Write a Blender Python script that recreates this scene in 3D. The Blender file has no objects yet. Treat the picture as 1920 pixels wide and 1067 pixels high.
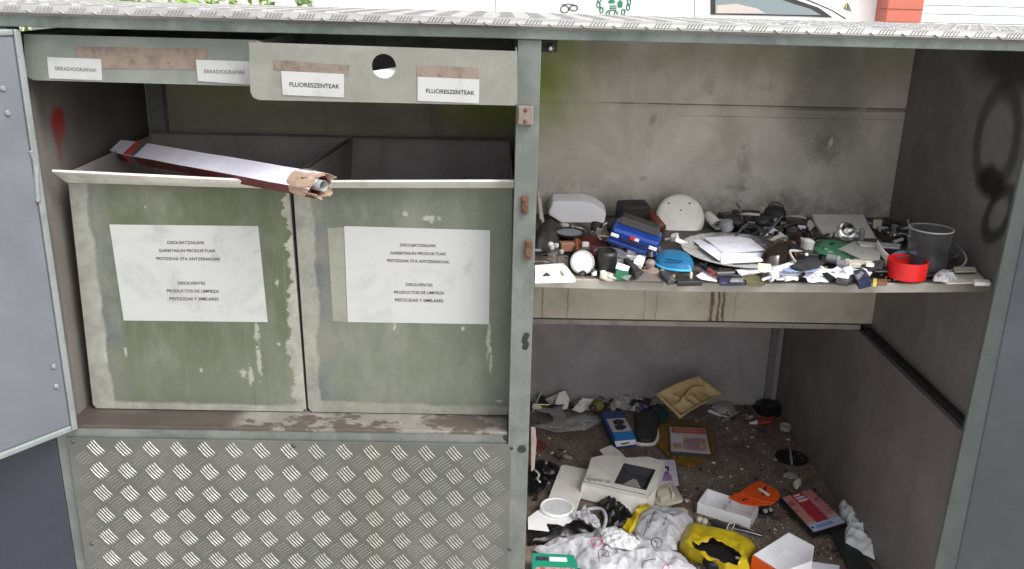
import bpy, bmesh, math, random
from mathutils import Vector, Matrix, noise
R=math.radians
random.seed(7)
S=bpy.context.scene
# ------------------------------------------------------------ camera
CX,CY,CZ=-.02276,-1.72742,1.06215
PI_,YA,RO,FF=.32218,.016058,.023898,1692.1
cp,sp,cy_,sy_=math.cos(PI_),math.sin(PI_),math.cos(YA),math.sin(YA)
FW=Vector((sy_*cp,cy_*cp,-sp)); r0=Vector((cy_,-sy_,0)); u0=r0.cross(FW)
RT=math.cos(RO)*r0+math.sin(RO)*u0; UP=-math.sin(RO)*r0+math.cos(RO)*u0
CAM=Vector((CX,CY,CZ))
cd=bpy.data.cameras.new('camera'); co=bpy.data.objects.new('camera',cd); S.collection.objects.link(co)
M=Matrix.Identity(4)
for i in range(3): M[i][0]=RT[i]; M[i][1]=UP[i]; M[i][2]=-FW[i]; M[i][3]=CAM[i]
co.matrix_world=M; cd.sensor_width=36; cd.lens=FF/1920*36; cd.clip_start=.02; cd.clip_end=500
S.camera=co
# ------------------------------------------------------------ world, sun, exposure
SUN_EL,SUN_AZ=R(48),R(128)      # azimuth measured from +Y clockwise: behind the camera, to the right
w=bpy.data.worlds.new("World"); S.world=w; w.use_nodes=True
nt=w.node_tree; bg=nt.nodes['Background']
sky=nt.nodes.new('ShaderNodeTexSky'); sky.sky_type='NISHITA'; sky.sun_disc=False
sky.sun_elevation=SUN_EL; sky.sun_rotation=SUN_AZ; sky.air_density=1; sky.dust_density=6; sky.ozone_density=1
hs=nt.nodes.new('ShaderNodeHueSaturation'); hs.inputs['Saturation'].default_value=.22
nt.links.new(sky.outputs[0],hs.inputs['Color']); nt.links.new(hs.outputs[0],bg.inputs[0]); bg.inputs[1].default_value=.15
sd=bpy.data.lights.new('sun','SUN'); sd.energy=.65; sd.angle=R(25); sd.color=(1,.97,.93)
so=bpy.data.objects.new('sun',sd); S.collection.objects.link(so)
sdir=Vector((math.sin(SUN_AZ)*math.cos(SUN_EL),math.cos(SUN_AZ)*math.cos(SUN_EL),math.sin(SUN_EL)))
so.rotation_euler=sdir.to_track_quat('Z','Y').to_euler()
S.view_settings.view_transform='Standard'; S.view_settings.look='None'; S.view_settings.gamma=1
S.view_settings.exposure=1.25
# ------------------------------------------------------------ placing helpers
def ray(u,v): return (FW+RT*((u-960)/FF)-UP*((v-533.5)/FF))
def PY(u,v,y):
    d=ray(u,v); return CAM+d*((y-CY)/d.y)
def PZ(u,v,z):
    d=ray(u,v); return CAM+d*((z-CZ)/d.z)
def SZ(x): return .487+.0115*x
def SH(u,v,h=0):
    z=.49
    for _ in range(3): p=PZ(u,v,z+h); z=SZ(p.x)
    return p
FZ=-.355
def FL(u,v,h=0): return PZ(u,v,FZ+h)
SF={'S':SH,'F':FL}
# ------------------------------------------------------------ material language
class NT:
    def __init__(s,name,bumpable=True):
        s.m=bpy.data.materials.new(name); s.m.use_nodes=True; s.t=s.m.node_tree
        s.b=s.t.nodes['Principled BSDF']; s._co=None
    def n(s,t,**k):
        q=s.t.nodes.new(t)
        for a,b in k.items(): setattr(q,a,b)
        return q
    def put(s,sock,v):
        if isinstance(v,bpy.types.NodeSocket): s.t.links.new(v,sock)
        else: sock.default_value=v
    def math(s,op,a,b=0.,clamp=False):
        q=s.n('ShaderNodeMath',operation=op,use_clamp=clamp); s.put(q.inputs[0],a); s.put(q.inputs[1],b); return q.outputs[0]
    def co(s):
        if not s._co: s._co=s.n('ShaderNodeTexCoord').outputs['Object']
        return s._co
    def xyz(s):
        q=s.n('ShaderNodeSeparateXYZ'); s.put(q.inputs[0],s.co()); return q.outputs
    def map(s,scale,loc=(0,0,0),rot=(0,0,0)):
        q=s.n('ShaderNodeMapping'); s.put(q.inputs[0],s.co()); q.inputs['Scale'].default_value=scale
        q.inputs['Location'].default_value=loc; q.inputs['Rotation'].default_value=rot; return q.outputs[0]
    def noise(s,scale,detail=4,rough=.6,vec=None,dist=0.):
        q=s.n('ShaderNodeTexNoise'); s.put(q.inputs['Vector'],vec or s.co()); q.inputs['Scale'].default_value=scale
        q.inputs['Detail'].default_value=detail; q.inputs['Roughness'].default_value=rough; q.inputs['Distortion'].default_value=dist
        return q.outputs[0]
    def vor(s,scale,vec=None):
        q=s.n('ShaderNodeTexVoronoi'); s.put(q.inputs['Vector'],vec or s.co()); q.inputs['Scale'].default_value=scale; return q.outputs[0]
    def ss(s,v,a,b,lo=0.,hi=1.):
        q=s.n('ShaderNodeMapRange',interpolation_type='SMOOTHSTEP'); s.put(q.inputs[0],v)
        for i,x in enumerate((a,b,lo,hi)): q.inputs[i+1].default_value=x
        return q.outputs[0]
    def mix(s,f,a,b):
        q=s.n('ShaderNodeMix',data_type='RGBA'); s.put(q.inputs[0],f)
        for i,c in ((6,a),(7,b)):
            s.put(q.inputs[i],c if isinstance(c,bpy.types.NodeSocket) else (*c,1))
        return q.outputs[2]
    def blob(s,cx,cz,rx,rz,ax='xz',wob=.35,ns=40,soft=.35):
        X=s.xyz(); a={'x':X[0],'y':X[1],'z':X[2]}
        dx=s.math('DIVIDE',s.math('SUBTRACT',a[ax[0]],cx),rx); dz=s.math('DIVIDE',s.math('SUBTRACT',a[ax[1]],cz),rz)
        d=s.math('SQRT',s.math('ADD',s.math('MULTIPLY',dx,dx),s.math('MULTIPLY',dz,dz)))
        d=s.math('ADD',d,s.math('MULTIPLY',s.math('SUBTRACT',s.noise(ns,5,.65),.5),wob*4))
        return s.ss(d,1.+soft,1.-soft)
    def set(s,**k):
        N={'col':'Base Color','rough':'Roughness','metal':'Metallic','trans':'Transmission Weight','ior':'IOR','spec':'Specular IOR Level','alpha':'Alpha','coat':'Coat Weight','sss':'Subsurface Weight','sheen':'Sheen Weight'}
        for a,b in k.items():
            if a=='col' and not isinstance(b,bpy.types.NodeSocket): b=(*b,1)
            s.put(s.b.inputs[N[a]],b)
        return s
    def bump(s,h,strength=.3,dist=.002):
        q=s.n('ShaderNodeBump'); q.inputs['Strength'].default_value=strength; q.inputs['Distance'].default_value=dist
        s.put(q.inputs['Height'],h); s.t.links.new(q.outputs[0],s.b.inputs['Normal']); return s
def lin(r,g=None,b=None):
    if g is None: g=b=r
    f=lambda c:((c/255+.055)/1.055)**2.4 if c>10 else c/255/12.92
    return (f(r),f(g),f(b))
def dirty(name,col,dirt=(.05,.045,.04),amt=.5,scale=14,rough=.45,metal=0.,bump=.15,fine=90):
    n=NT(name); a=n.ss(n.noise(scale,6,.7),.42,.75,0,amt); b=n.ss(n.noise(fine,3,.6),.62,.72,0,amt*.8)
    c=n.mix(a,col,dirt); c=n.mix(b,c,dirt)
    n.set(col=c,rough=n.ss(n.noise(scale*2),.3,.7,rough*.8,min(1,rough*1.3)),metal=metal)
    if bump: n.bump(n.noise(fine*1.5,3),bump)
    return n.m
def plain(name,col,rough=.4,metal=0.,**k):
    n=NT(name); c=n.mix(n.ss(n.noise(30,5,.7),.45,.8,0,.22),col,tuple(x*.55+.01 for x in col))
    n.set(col=c,rough=n.ss(n.noise(45),.3,.7,rough*.8,min(1,rough*1.25)),metal=metal,**k); return n.m
def galv(name,c1,c2,metal=.55,rough=.42,streak=True,sc=9,dark=(.06,.06,.05),da=.35):
    n=NT(name)
    a=n.ss(n.noise(sc,6,.68,dist=.6),.35,.7)
    c=n.mix(a,c1,c2)
    if streak:
        st=n.noise(6,6,.75,vec=n.map((9,9,.7))); c=n.mix(n.ss(st,.52,.78,0,da),c,dark)
    sp_=n.noise(55,6,.75); c=n.mix(n.ss(sp_,.62,.75,0,da),c,dark)
    sc2=n.noise(4,3,.8,vec=n.map((60,60,3),rot=(0,.5,0))); c=n.mix(n.ss(sc2,.66,.74,0,.35),c,tuple(min(1,x*1.7) for x in c2))
    n.set(col=c,rough=n.ss(n.noise(22,5,.7),.3,.75,rough*.75,rough*1.35),metal=metal)
    n.bump(n.noise(28,5,.6),.12,.004); return n.m,n
# ------------------------------------------------------------ mesh helpers
ROOT={}
def link(o): S.collection.objects.link(o); return o
def obj(name,bm,m,parent=None,bevel=0,smooth=False,solid=0,sub=0,seg=2,up=False):
    me=bpy.data.meshes.new(name)
    bmesh.ops.recalc_face_normals(bm,faces=bm.faces[:])
    if up:
        for q in bm.faces:
            q.normal_update()
            if q.normal.z<0: q.normal_flip()
    bm.to_mesh(me); bm.free()
    o=bpy.data.objects.new(name,me); link(o)
    if isinstance(m,(list,tuple)):
        for x in m: me.materials.append(x)
    elif m: me.materials.append(m)
    if parent is not None:
        o.parent=parent; par=parent; L=Vector((0,0,0))
        if parent.get('_w'): L=Vector(parent['_w'])
        if parent.type=='EMPTY': o.location=-parent.location
    if smooth:
        for p in me.polygons: p.use_smooth=True
    if solid: q=o.modifiers.new('solid','SOLIDIFY'); q.thickness=solid; q.offset=-1
    if bevel: q=o.modifiers.new('bevel','BEVEL'); q.width=bevel; q.segments=seg; q.limit_method='ANGLE'; q.angle_limit=R(38)
    if sub: q=o.modifiers.new('sub','SUBSURF'); q.levels=sub; q.render_levels=sub
    return o
def tag(o,label,cat,group=None,kind=None):
    if label: o['label']=label
    if cat: o['category']=cat
    if group: o['group']=group
    if kind: o['kind']=kind
    return o
def thing(name,label,cat,loc,group=None):
    o=bpy.data.objects.new(name,None); link(o); o.location=loc; o.empty_display_size=.05
    return tag(o,label,cat,group)
def B(): return bmesh.new()
def box(bm,lo,hi,M=None):
    vs=[bm.verts.new((x,y,z)) for x in (lo[0],hi[0]) for y in (lo[1],hi[1]) for z in (lo[2],hi[2])]
    for f in ((0,1,3,2),(4,6,7,5),(0,4,5,1),(2,3,7,6),(0,2,6,4),(1,5,7,3)): bm.faces.new([vs[i] for i in f])
    if M: bmesh.ops.transform(bm,matrix=M,verts=vs)
    return vs
def TM(loc,rot=(0,0,0)):
    from mathutils import Euler
    return Matrix.Translation(loc)@Euler([R(a) for a in rot]).to_matrix().to_4x4()
def cbox(bm,loc,dim,rot=(0,0,0)):
    """box standing on loc (base centre)"""
    return box(bm,(-dim[0]/2,-dim[1]/2,0),(dim[0]/2,dim[1]/2,dim[2]),TM(loc,rot))
def prism(bm,top,vec):
    """polygon + extrusion vector"""
    vec=Vector(vec); a=[bm.verts.new(p) for p in top]; b=[bm.verts.new(Vector(p)+vec) for p in top]
    bm.faces.new(a); bm.faces.new(b[::-1]); n=len(a)
    for i in range(n): bm.faces.new([a[i],b[i],b[(i+1)%n],a[(i+1)%n]])
    return a+b
def lathe(bm,prof,M=None,seg=28,cap=True):
    rings=[]
    for r,z in prof:
        if r<1e-6: rings.append([bm.verts.new((0,0,z))])
        else: rings.append([bm.verts.new((r*math.cos(2*math.pi*i/seg),r*math.sin(2*math.pi*i/seg),z)) for i in range(seg)])
    for a,b in zip(rings,rings[1:]):
        for i in range(seg):
            j=(i+1)%seg
            if len(a)==1 and len(b)==1: continue
            if len(a)==1: bm.faces.new([a[0],b[i],b[j]])
            elif len(b)==1: bm.faces.new([a[i],b[0],a[j]])
            else: bm.faces.new([a[i],b[i],b[j],a[j]])
    if M: bmesh.ops.transform(bm,matrix=M,verts=[v for r in rings for v in r])
def tube(bm,pts,r,seg=8,r1=None):
    pts=[Vector(p) for p in pts]; rings=[]; n=len(pts)
    for i,p in enumerate(pts):
        d=(pts[min(i+1,n-1)]-pts[max(i-1,0)]).normalized()
        a=d.orthogonal().normalized() if i==0 else (a-d*a.dot(d)).normalized()
        b=d.cross(a); rr=r if r1 is None else r+(r1-r)*i/(n-1)
        rings.append([bm.verts.new(p+(a*math.cos(2*math.pi*k/seg)+b*math.sin(2*math.pi*k/seg))*rr) for k in range(seg)])
    for x,y in zip(rings,rings[1:]):
        for i in range(seg): bm.faces.new([x[i],y[i],y[(i+1)%seg],x[(i+1)%seg]])
    bm.faces.new(rings[0][::-1]); bm.faces.new(rings[-1])
def curve(pts,n=8):
    pts=[Vector(p) for p in pts]; out=[]; P=[pts[0]]+pts+[pts[-1]]
    for i in range(1,len(P)-2):
        a,b,c,d=P[i-1],P[i],P[i+1],P[i+2]
        for k in range(n):
            t=k/n; out.append(.5*((2*b)+(c-a)*t+(2*a-5*b+4*c-d)*t*t+(3*b-a-3*c+d)*t**3))
    return out+[pts[-1]]
def star(bm,outline,hfun,rings=10,n=64,jit=0,seed=0,power=1.):
    """fills a star shaped outline (list of Vector) with a disc grid; hfun(t,p)->offset in z"""
    c=sum(outline,Vector())/len(outline); L=[(outline[(i+1)%len(outline)]-outline[i]).length for i in range(len(outline))]
    T=sum(L); bd=[]
    for k in range(n):
        s=T*k/n; i=0
        while s>L[i]: s-=L[i]; i+=1
        bd.append(outline[i].lerp(outline[(i+1)%len(outline)],s/L[i]))
    R_=[]
    for j in range(1,rings+1):
        t=(j/rings)**power; row=[]
        for k in range(n):
            p=c.lerp(bd[k],t)
            if jit: 
                q=p*60+Vector((seed,seed*2,0)); p=p+Vector((noise.noise(q),noise.noise(q+Vector((9,9,9))),0))*jit
            p.z+=hfun(t,p); row.append(bm.verts.new(p))
        R_.append(row)
    c=c.copy(); c.z+=hfun(0,c); cv=bm.verts.new(c)
    for k in range(n):
        bm.faces.new([cv,R_[0][k],R_[0][(k+1)%n]])
        for a,b in zip(R_,R_[1:]): bm.faces.new([a[k],b[k],b[(k+1)%n],a[(k+1)%n]])
def ridg(p,f,seed=0):
    q=p*f+Vector((seed*3.1,seed*1.7,seed)); a=1-abs(noise.noise(q))*2.2; b=1-abs(noise.noise(q*2.3))*2
    return max(0,a)*.7+b*.3
def px(surf,pts,h=0): return [SF[surf](u,v,h) for u,v in pts]
def slab(bm,surf,pts,h,t): # top polygon at height h+t, thickness t
    prism(bm,px(surf,pts,h+t),(0,0,-t))
def sheet(name,surf,pts,h,amp,m,label=None,cat=None,parent=None,freq=25,seed=0,th=.0012,edge=.3,rings=10,n=72,dome=0,jit=.004,smooth=False,group=None):
    bm=B(); f=SF[surf]
    o=[f(u,v,h) for u,v in pts]
    star(bm,o,lambda t,p:(amp*ridg(p,freq,seed)*(edge+(1-edge)*(1-t**3)))+dome*math.sqrt(max(0,1-t*t)),rings,n,jit,seed)
    q=obj(name,bm,m,parent,solid=th,smooth=smooth)
    if label: tag(q,label,cat,group)
    return q
def text(parent,s,a,b,off,m,name='lettering',hscale=1.0):
    """flat lettering from point a to b on the vertical plane that holds them"""
    cu=bpy.data.curves.new('t','FONT'); cu.body=s; cu.size=1; cu.offset=.014
    o=bpy.data.objects.new('t',cu); link(o); dg=bpy.context.evaluated_depsgraph_get()
    me=bpy.data.meshes.new_from_object(o.evaluated_get(dg)); bpy.data.objects.remove(o)
    xs=[v.co.x for v in me.vertices]; x0,x1=min(xs),max(xs); d=b-a; k=d.length/(x1-x0)
    ex=d.normalized(); ez=off[1]
    for v in me.vertices:
        v.co=a+ex*((v.co.x-x0)*k)+ez*(v.co.y*k*hscale)+off[0]
    me.materials.append(m); q=bpy.data.objects.new(name,me); link(q); q.parent=parent
    return q
Zv=Vector((0,0,1)); Yn=Vector((0,-1,0))
exec_parts=[]
# ============================================================ materials
m_frame,_n=galv('galvanised_frame',lin(92,98,95),lin(116,120,116),.3,.42)
m_rail,_n=galv('galvanised_rail',lin(78,86,84),lin(108,116,112),.3,.42,da=.5)
m_dark=plain('dark_paint_and_gap_shade',(.012,.012,.013),.6)  # flat dark colour; also stands in for shade in gaps and holes
m_black=plain('black_plastic',(.012,.012,.013),.35)
m_blackm=plain('black_matt_plastic',(.02,.02,.021),.65)
m_white=dirty('white_plastic',lin(232,230,224),lin(120,112,100),.3,16,.38)
m_white2=dirty('clean_white_card',lin(232,232,234),lin(170,166,160),.2,12,.6)
m_cream=dirty('cream_plastic',lin(200,194,176),lin(110,100,80),.35,16,.45)
m_grey=dirty('grey_plastic',lin(120,122,124),lin(60,58,55),.4,16,.5)
m_lgrey=dirty('light_grey_plastic',lin(168,168,166),lin(90,86,80),.4,16,.5)
m_dgrey=dirty('charcoal_plastic',lin(52,53,56),lin(30,28,26),.4,16,.5)
m_steel=plain('brushed_steel',(.55,.55,.56),.25,1.)
m_chrome=plain('bright_metal',(.8,.8,.8),.15,1.)
m_paper=dirty('white_paper',lin(226,227,236),lin(170,168,170),.25,14,.8)
m_ink=NT('black_ink').set(col=(.015,.015,.018),rough=.7).m
m_inkg=NT('faded_ink').set(col=lin(88,90,92),rough=.8).m
m_rust=dirty('rust',lin(92,62,48),lin(44,30,24),.8,60,.85)
# cabinet inside faces
m_red=plain('red_plastic',(.62,.012,.012),.35); m_orange=plain('orange_vinyl',(.72,.09,.012),.4)
m_blue=plain('blue_plastic',(.008,.035,.21),.25); m_cyan=plain('bright_blue_plastic',(.01,.12,.26),.45)
m_green=dirty('green_board',lin(52,110,76),lin(30,60,40),.4,20,.5)
m_yellow=plain('yellow_film',(.55,.42,.02),.35); m_brown=dirty('brown_wood',lin(110,60,40),lin(50,30,22),.5,20,.5)
m_maroon=plain('maroon_leather',(.06,.012,.012),.35)
m_kraft=dirty('brown_card',lin(158,136,118),lin(110,88,72),.4,30,.8)
m_navy=plain('navy_plastic',(.02,.025,.06),.3)
def glass(name,col,rough=.08,trans=.9,alpha=1.):
    n=NT(name); n.set(col=col,rough=rough,trans=trans,ior=1.3,alpha=alpha); return n.m
m_glass=glass('clear_plastic',(.9,.92,.93),.1,.9,.4); m_jug=glass('jug_plastic',(.42,.43,.45),.08,.9,.30); m_smoke=glass('smoked_plastic',(.05,.045,.05),.12,.5,.82)
def bagmat(name,col,alpha,rough=.35):
    n=NT(name); n.set(col=col,rough=rough,alpha=n.ss(n.noise(60,4),.3,.7,alpha-.12,min(1,alpha+.12)),sss=0,trans=.15); n.bump(n.noise(160,4,.7),.35,.003); return n.m
m_bag=bagmat('white_carrier_film',(.46,.465,.50),.97); m_cbag=bagmat('clear_film',(.62,.63,.64),.55,.2)
m_amber=bagmat('amber_film',(.30,.17,.02),.72,.2); m_ybag=bagmat('yellow_carrier_film',(.55,.42,.015),.97,.3); m_bbag=bagmat('black_bin_film',(.008,.008,.009),1.,.28)
# ============================================================ cabinet
GZ=-.50
CAB=thing('recycling_cabinet','galvanised steel recycling cabinet with its doors standing open','cabinet',(0,0,GZ))
def PX(u,v,x):
    d=ray(u,v); return CAM+d*((x-CX)/d.x)
_a,_b=PY(0,22.5,-.03),PY(1920,75,-.03)
def ztop(x): return _a.z+(_b.z-_a.z)*(x-_a.x)/(_b.x-_a.x)
XL,XR=-.93,1.004; XC0,XC1=.0045,.0485; YR=.577; YLB=.60; XW=.978; YB2=1.2
def bar(bm,c,d,n,L,W,H,bend=0):
    s=n.cross(d).normalized(); e0=c-d*L/2; e1=c+d*L/2; q=.34*L
    v=[bm.verts.new(p) for p in (e0,c-d*q-s*W/2+s*bend*.4,c+d*q-s*W/2+s*bend*.4,e1,c+d*q+s*W/2+s*bend*.4,c-d*q+s*W/2+s*bend*.4,c-d*q+n*H+s*bend*.4,c+d*q+n*H+s*bend*.4,c+n*H+s*bend,c-s*W/2+s*bend,c+s*W/2+s*bend)]
    for f in ((0,1,6),(0,6,5),(1,9,8,6),(9,2,7,8),(6,8,10,5),(8,7,4,10),(2,3,7),(7,3,4)): bm.faces.new([v[i] for i in f])
def tread(bm,O,ex,ey,n,w,h,px_=.0585,py_=.0555,L=.041,ang=(-52,40),pitch=.0064,H=.0014,W=.0024,inside=None):
    n=Vector(n); ex=Vector(ex); ey=Vector(ey)
    for k,(ox,oy) in enumerate(((0,0),(px_/2,py_/2))):
        d=ex*math.cos(R(ang[k]))+ey*math.sin(R(ang[k])); s=n.cross(d)
        i=0
        for i in range(-1,int(w/px_)+2):
            for j in range(-1,int(h/py_)+2):
                c0=Vector(O)+ex*(i*px_+ox)+ey*(j*py_+oy)
                for q in range(-2,3):
                    c=c0+s*q*pitch; r=c-Vector(O); a,b=r.dot(ex),r.dot(ey); m_=L*.42
                    if a<m_*.7 or b<m_*.8 or a>w-m_*.7 or b>h-m_*.8: continue
                    l=L*(1-.07*abs(q)); bar(bm,c,d,n,l,W,H*random.uniform(.8,1.1),.0012*(1 if k else -1))
# ---- materials of the sheet metal
def back_wall_mat():
    n=NT('upper_back_sheet'); X=n.xyz()
    c=n.mix(n.ss(n.noise(5,6,.7,dist=.8),.35,.7),lin(188,182,172),lin(208,202,194))
    c=n.mix(n.ss(n.noise(3,5,.7,vec=n.map((2,2,.6))),.5,.75,0,.35),c,lin(158,160,144))
    moss=n.math('MULTIPLY',n.ss(X[0],.28,.05),n.ss(X[2],.62,.86)); moss=n.math('MULTIPLY',moss,n.ss(n.noise(7,5),.2,.6,.5,1.))
    c=n.mix(moss,c,lin(136,158,34))
    top=n.math('MULTIPLY',n.ss(X[2],.80,.92,0,.6),n.ss(n.noise(4,4,.6,vec=n.map((2.2,1,.5))),.35,.6,.45,1))  # shadow and olive tone towards the top, put into the colour
    c=n.mix(top,c,lin(136,138,112))
    c=n.mix(n.math('MULTIPLY',n.blob(.80,.85,.10,.16,wob=.3,ns=6,soft=.6),.55),c,lin(72,74,66))  # shadow at the upper right painted in as a dark blob
    # blotchy darkening low on the wall behind the rubbish
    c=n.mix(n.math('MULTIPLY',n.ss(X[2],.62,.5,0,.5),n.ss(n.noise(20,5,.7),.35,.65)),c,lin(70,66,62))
    for (u,v,ru,rv,a) in ((1548,282,.035,.03,.75),(1395,310,.014,.045,.6),(1330,160,.014,.02,.5),(1545,262,.02,.02,.4),(1205,335,.012,.006,.7),(1440,165,.02,.01,.35),(1380,352,.03,.006,.5),(1478,390,.03,.03,.7),(1225,225,.008,.012,.6),(1450,382,.02,.02,.6)):
        p=PY(u,v,YR); c=n.mix(n.math('MULTIPLY',n.blob(p.x,p.z,ru,rv,wob=.9,ns=70,soft=.8),a*.55),c,lin(84,78,70))
    sc=n.noise(9,6,.8,vec=n.map((25,1,6),rot=(0,.6,0))); c=n.mix(n.ss(sc,.66,.73,0,.45),c,lin(70,66,60))
    sp=n.noise(45,5,.75); c=n.mix(n.ss(sp,.66,.76,0,.55),c,lin(70,64,58))
    p=PY(1548,272,YR); c=n.mix(n.blob(p.x+.012,p.z+.006,.006,.012,wob=.4,soft=.2),c,lin(190,188,180))
    z0=PY(1300,196,YR).z
    for z,xa,xb,t,a in ((z0,.2,1.0,.0022,.8),(z0-.028,.38,.62,.0012,.55),(z0-.0045,.66,1.0,.006,.5)):
        l=n.math('MULTIPLY',n.ss(n.math('ABSOLUTE',n.math('SUBTRACT',X[2],z)),t,t*.3),n.math('MULTIPLY',n.ss(X[0],xa,xa+.1,.15,1),n.ss(n.noise(14,4),.3,.5,.3,1)))
        c=n.mix(n.math('MULTIPLY',l,a),c,lin(48,46,40))
    # below the shelf: cream, with rust runs
    cr=n.mix(n.ss(n.noise(8,6,.7),.4,.7),lin(188,184,170),lin(168,164,152))
    low=n.ss(X[2],.475,.465); c=n.mix(low,c,cr)
    for u,wd in ((1334,.007),(1347,.005),(1356,.006),(1064,.0025),(1017,.004),(1378,.0015),(1230,.002),(1208,.0015)):
        x=PY(u,575,YR).x; l=n.math('SUBTRACT',n.math('ADD',X[0],n.math('MULTIPLY',n.noise(30,4),.012)),x+.006)
        l=n.ss(n.math('ABSOLUTE',l),wd,wd*.4); l=n.math('MULTIPLY',n.math('MULTIPLY',l,n.math('MULTIPLY',low,.9 if u in (1334,1347,1356) else .5)),n.ss(n.noise(60,5,.8,vec=n.map((1,1,.4))),.34,.5))
        c=n.mix(l,c,lin(96,64,34))
    n.set(col=c,rough=n.ss(n.noise(18,5),.3,.7,.5,.7),metal=.25); n.bump(n.noise(12,5,.6),.1,.006)
    return n.m
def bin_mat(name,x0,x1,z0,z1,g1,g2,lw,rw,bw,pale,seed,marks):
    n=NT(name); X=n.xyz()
    g=n.mix(n.ss(n.noise(4,6,.65,vec=n.map((1.5,1,.8),loc=(seed,0,0)),dist=.5),.35,.68),g1,g2)  # green reflected from vegetation is put into the base colour
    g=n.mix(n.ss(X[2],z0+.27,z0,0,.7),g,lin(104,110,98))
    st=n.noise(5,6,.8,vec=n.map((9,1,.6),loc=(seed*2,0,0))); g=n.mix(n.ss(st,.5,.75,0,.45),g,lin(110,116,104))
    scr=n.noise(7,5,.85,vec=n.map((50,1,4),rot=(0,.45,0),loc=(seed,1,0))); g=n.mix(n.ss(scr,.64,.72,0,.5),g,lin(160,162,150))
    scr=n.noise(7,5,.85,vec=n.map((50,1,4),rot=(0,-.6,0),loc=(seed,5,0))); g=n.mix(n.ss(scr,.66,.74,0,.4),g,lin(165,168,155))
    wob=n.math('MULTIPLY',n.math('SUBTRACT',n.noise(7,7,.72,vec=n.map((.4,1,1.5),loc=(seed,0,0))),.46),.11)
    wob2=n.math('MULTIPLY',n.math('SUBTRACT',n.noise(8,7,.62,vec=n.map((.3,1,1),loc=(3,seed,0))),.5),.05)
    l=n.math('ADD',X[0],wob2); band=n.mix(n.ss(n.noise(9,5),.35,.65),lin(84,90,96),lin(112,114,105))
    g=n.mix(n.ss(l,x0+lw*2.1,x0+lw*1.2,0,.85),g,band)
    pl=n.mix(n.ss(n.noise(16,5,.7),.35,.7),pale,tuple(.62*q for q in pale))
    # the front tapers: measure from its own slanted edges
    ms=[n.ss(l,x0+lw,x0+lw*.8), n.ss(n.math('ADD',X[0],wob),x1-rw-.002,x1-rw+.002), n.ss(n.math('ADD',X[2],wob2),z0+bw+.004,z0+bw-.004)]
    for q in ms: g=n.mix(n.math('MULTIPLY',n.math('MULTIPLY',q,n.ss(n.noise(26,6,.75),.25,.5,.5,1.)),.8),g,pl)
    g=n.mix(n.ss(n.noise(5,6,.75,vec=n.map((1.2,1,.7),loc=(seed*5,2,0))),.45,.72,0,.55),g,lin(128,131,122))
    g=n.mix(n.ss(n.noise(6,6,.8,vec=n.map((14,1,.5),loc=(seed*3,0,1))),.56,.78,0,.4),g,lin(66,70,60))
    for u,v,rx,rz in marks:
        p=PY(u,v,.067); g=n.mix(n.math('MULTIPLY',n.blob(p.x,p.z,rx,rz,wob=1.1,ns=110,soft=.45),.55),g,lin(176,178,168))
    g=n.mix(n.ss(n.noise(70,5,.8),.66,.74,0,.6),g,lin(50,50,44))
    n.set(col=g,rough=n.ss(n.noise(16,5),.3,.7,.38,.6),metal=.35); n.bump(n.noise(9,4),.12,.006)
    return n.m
mB=back_wall_mat()
def simple_sheet(name,c1,c2,dark,extra=None,metal=.25,rough=.55):
    n=NT(name); c=n.mix(n.ss(n.noise(4,6,.7,dist=.6),.35,.7),c1,c2)
    c=n.mix(n.ss(n.noise(3,6,.75,vec=n.map((3,3,.5))),.5,.78,0,.5),c,dark); c=n.mix(n.ss(n.noise(50,5,.75),.64,.75,0,.5),c,dark)
    if extra: c=extra(n,c)
    n.set(col=c,rough=n.ss(n.noise(18,5),.3,.7,rough*.85,rough*1.25),metal=metal); n.bump(n.noise(10,5,.6),.1,.005); return n.m
def redx(n,c):
    p=PX(104,235,XL); X=n.xyz()
    c=n.mix(n.blob(p.y,p.z,.030,.035,'yz',.35,25,.4),c,lin(130,26,24))
    c=n.mix(n.blob(p.y-.01,p.z-.045,.010,.035,'yz',.35,40,.4),c,lin(110,28,24))
    return n.mix(n.ss(X[2],.80,.70,0,.45),c,lin(120,116,110))
def ringm(n,c,cy,cz,ry,rz,w,a=.85,rot=0.):
    X=n.xyz(); dy=n.math('SUBTRACT',X[1],cy); dz=n.math('SUBTRACT',X[2],cz); cs,sn=math.cos(rot),math.sin(rot)
    e=n.math('DIVIDE',n.math('ADD',n.math('MULTIPLY',dy,cs),n.math('MULTIPLY',dz,sn)),ry)
    f=n.math('DIVIDE',n.math('SUBTRACT',n.math('MULTIPLY',dz,cs),n.math('MULTIPLY',dy,sn)),rz)
    d=n.math('SQRT',n.math('ADD',n.math('MULTIPLY',e,e),n.math('MULTIPLY',f,f)))
    d=n.math('ADD',d,n.math('MULTIPLY',n.math('SUBTRACT',n.noise(14,3),.5),.25))
    return n.mix(n.math('MULTIPLY',n.ss(n.math('ABSOLUTE',n.math('SUBTRACT',d,1)),w,w*.25),a),c,lin(14,13,14))
def graf(n,c):
    q=lambda u,v:PX(u,v,XR)
    a,b,d=q(1868,262),q(1857,342),q(1872,402)
    c=ringm(n,c,a.y,a.z,.075,.10,.34,.6); c=ringm(n,c,d.y,d.z,.035,.06,.5,.75,.6)
    c=n.mix(n.math('MULTIPLY',n.blob(b.y,b.z,.055,.035,'yz',.2,14,.3),.92),c,lin(14,13,14))
    t=q(1900,120); return n.mix(n.math('MULTIPLY',n.blob(t.y,t.z,.16,.05,'yz',.2,8,.5),.8),c,lin(30,28,28))
mWL=simple_sheet('left_inner_sheet',lin(84,81,78),lin(100,96,92),lin(50,48,45),redx)
mWR=simple_sheet('right_inner_sheet',lin(110,107,106),lin(126,123,122),lin(84,81,80),graf)
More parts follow.
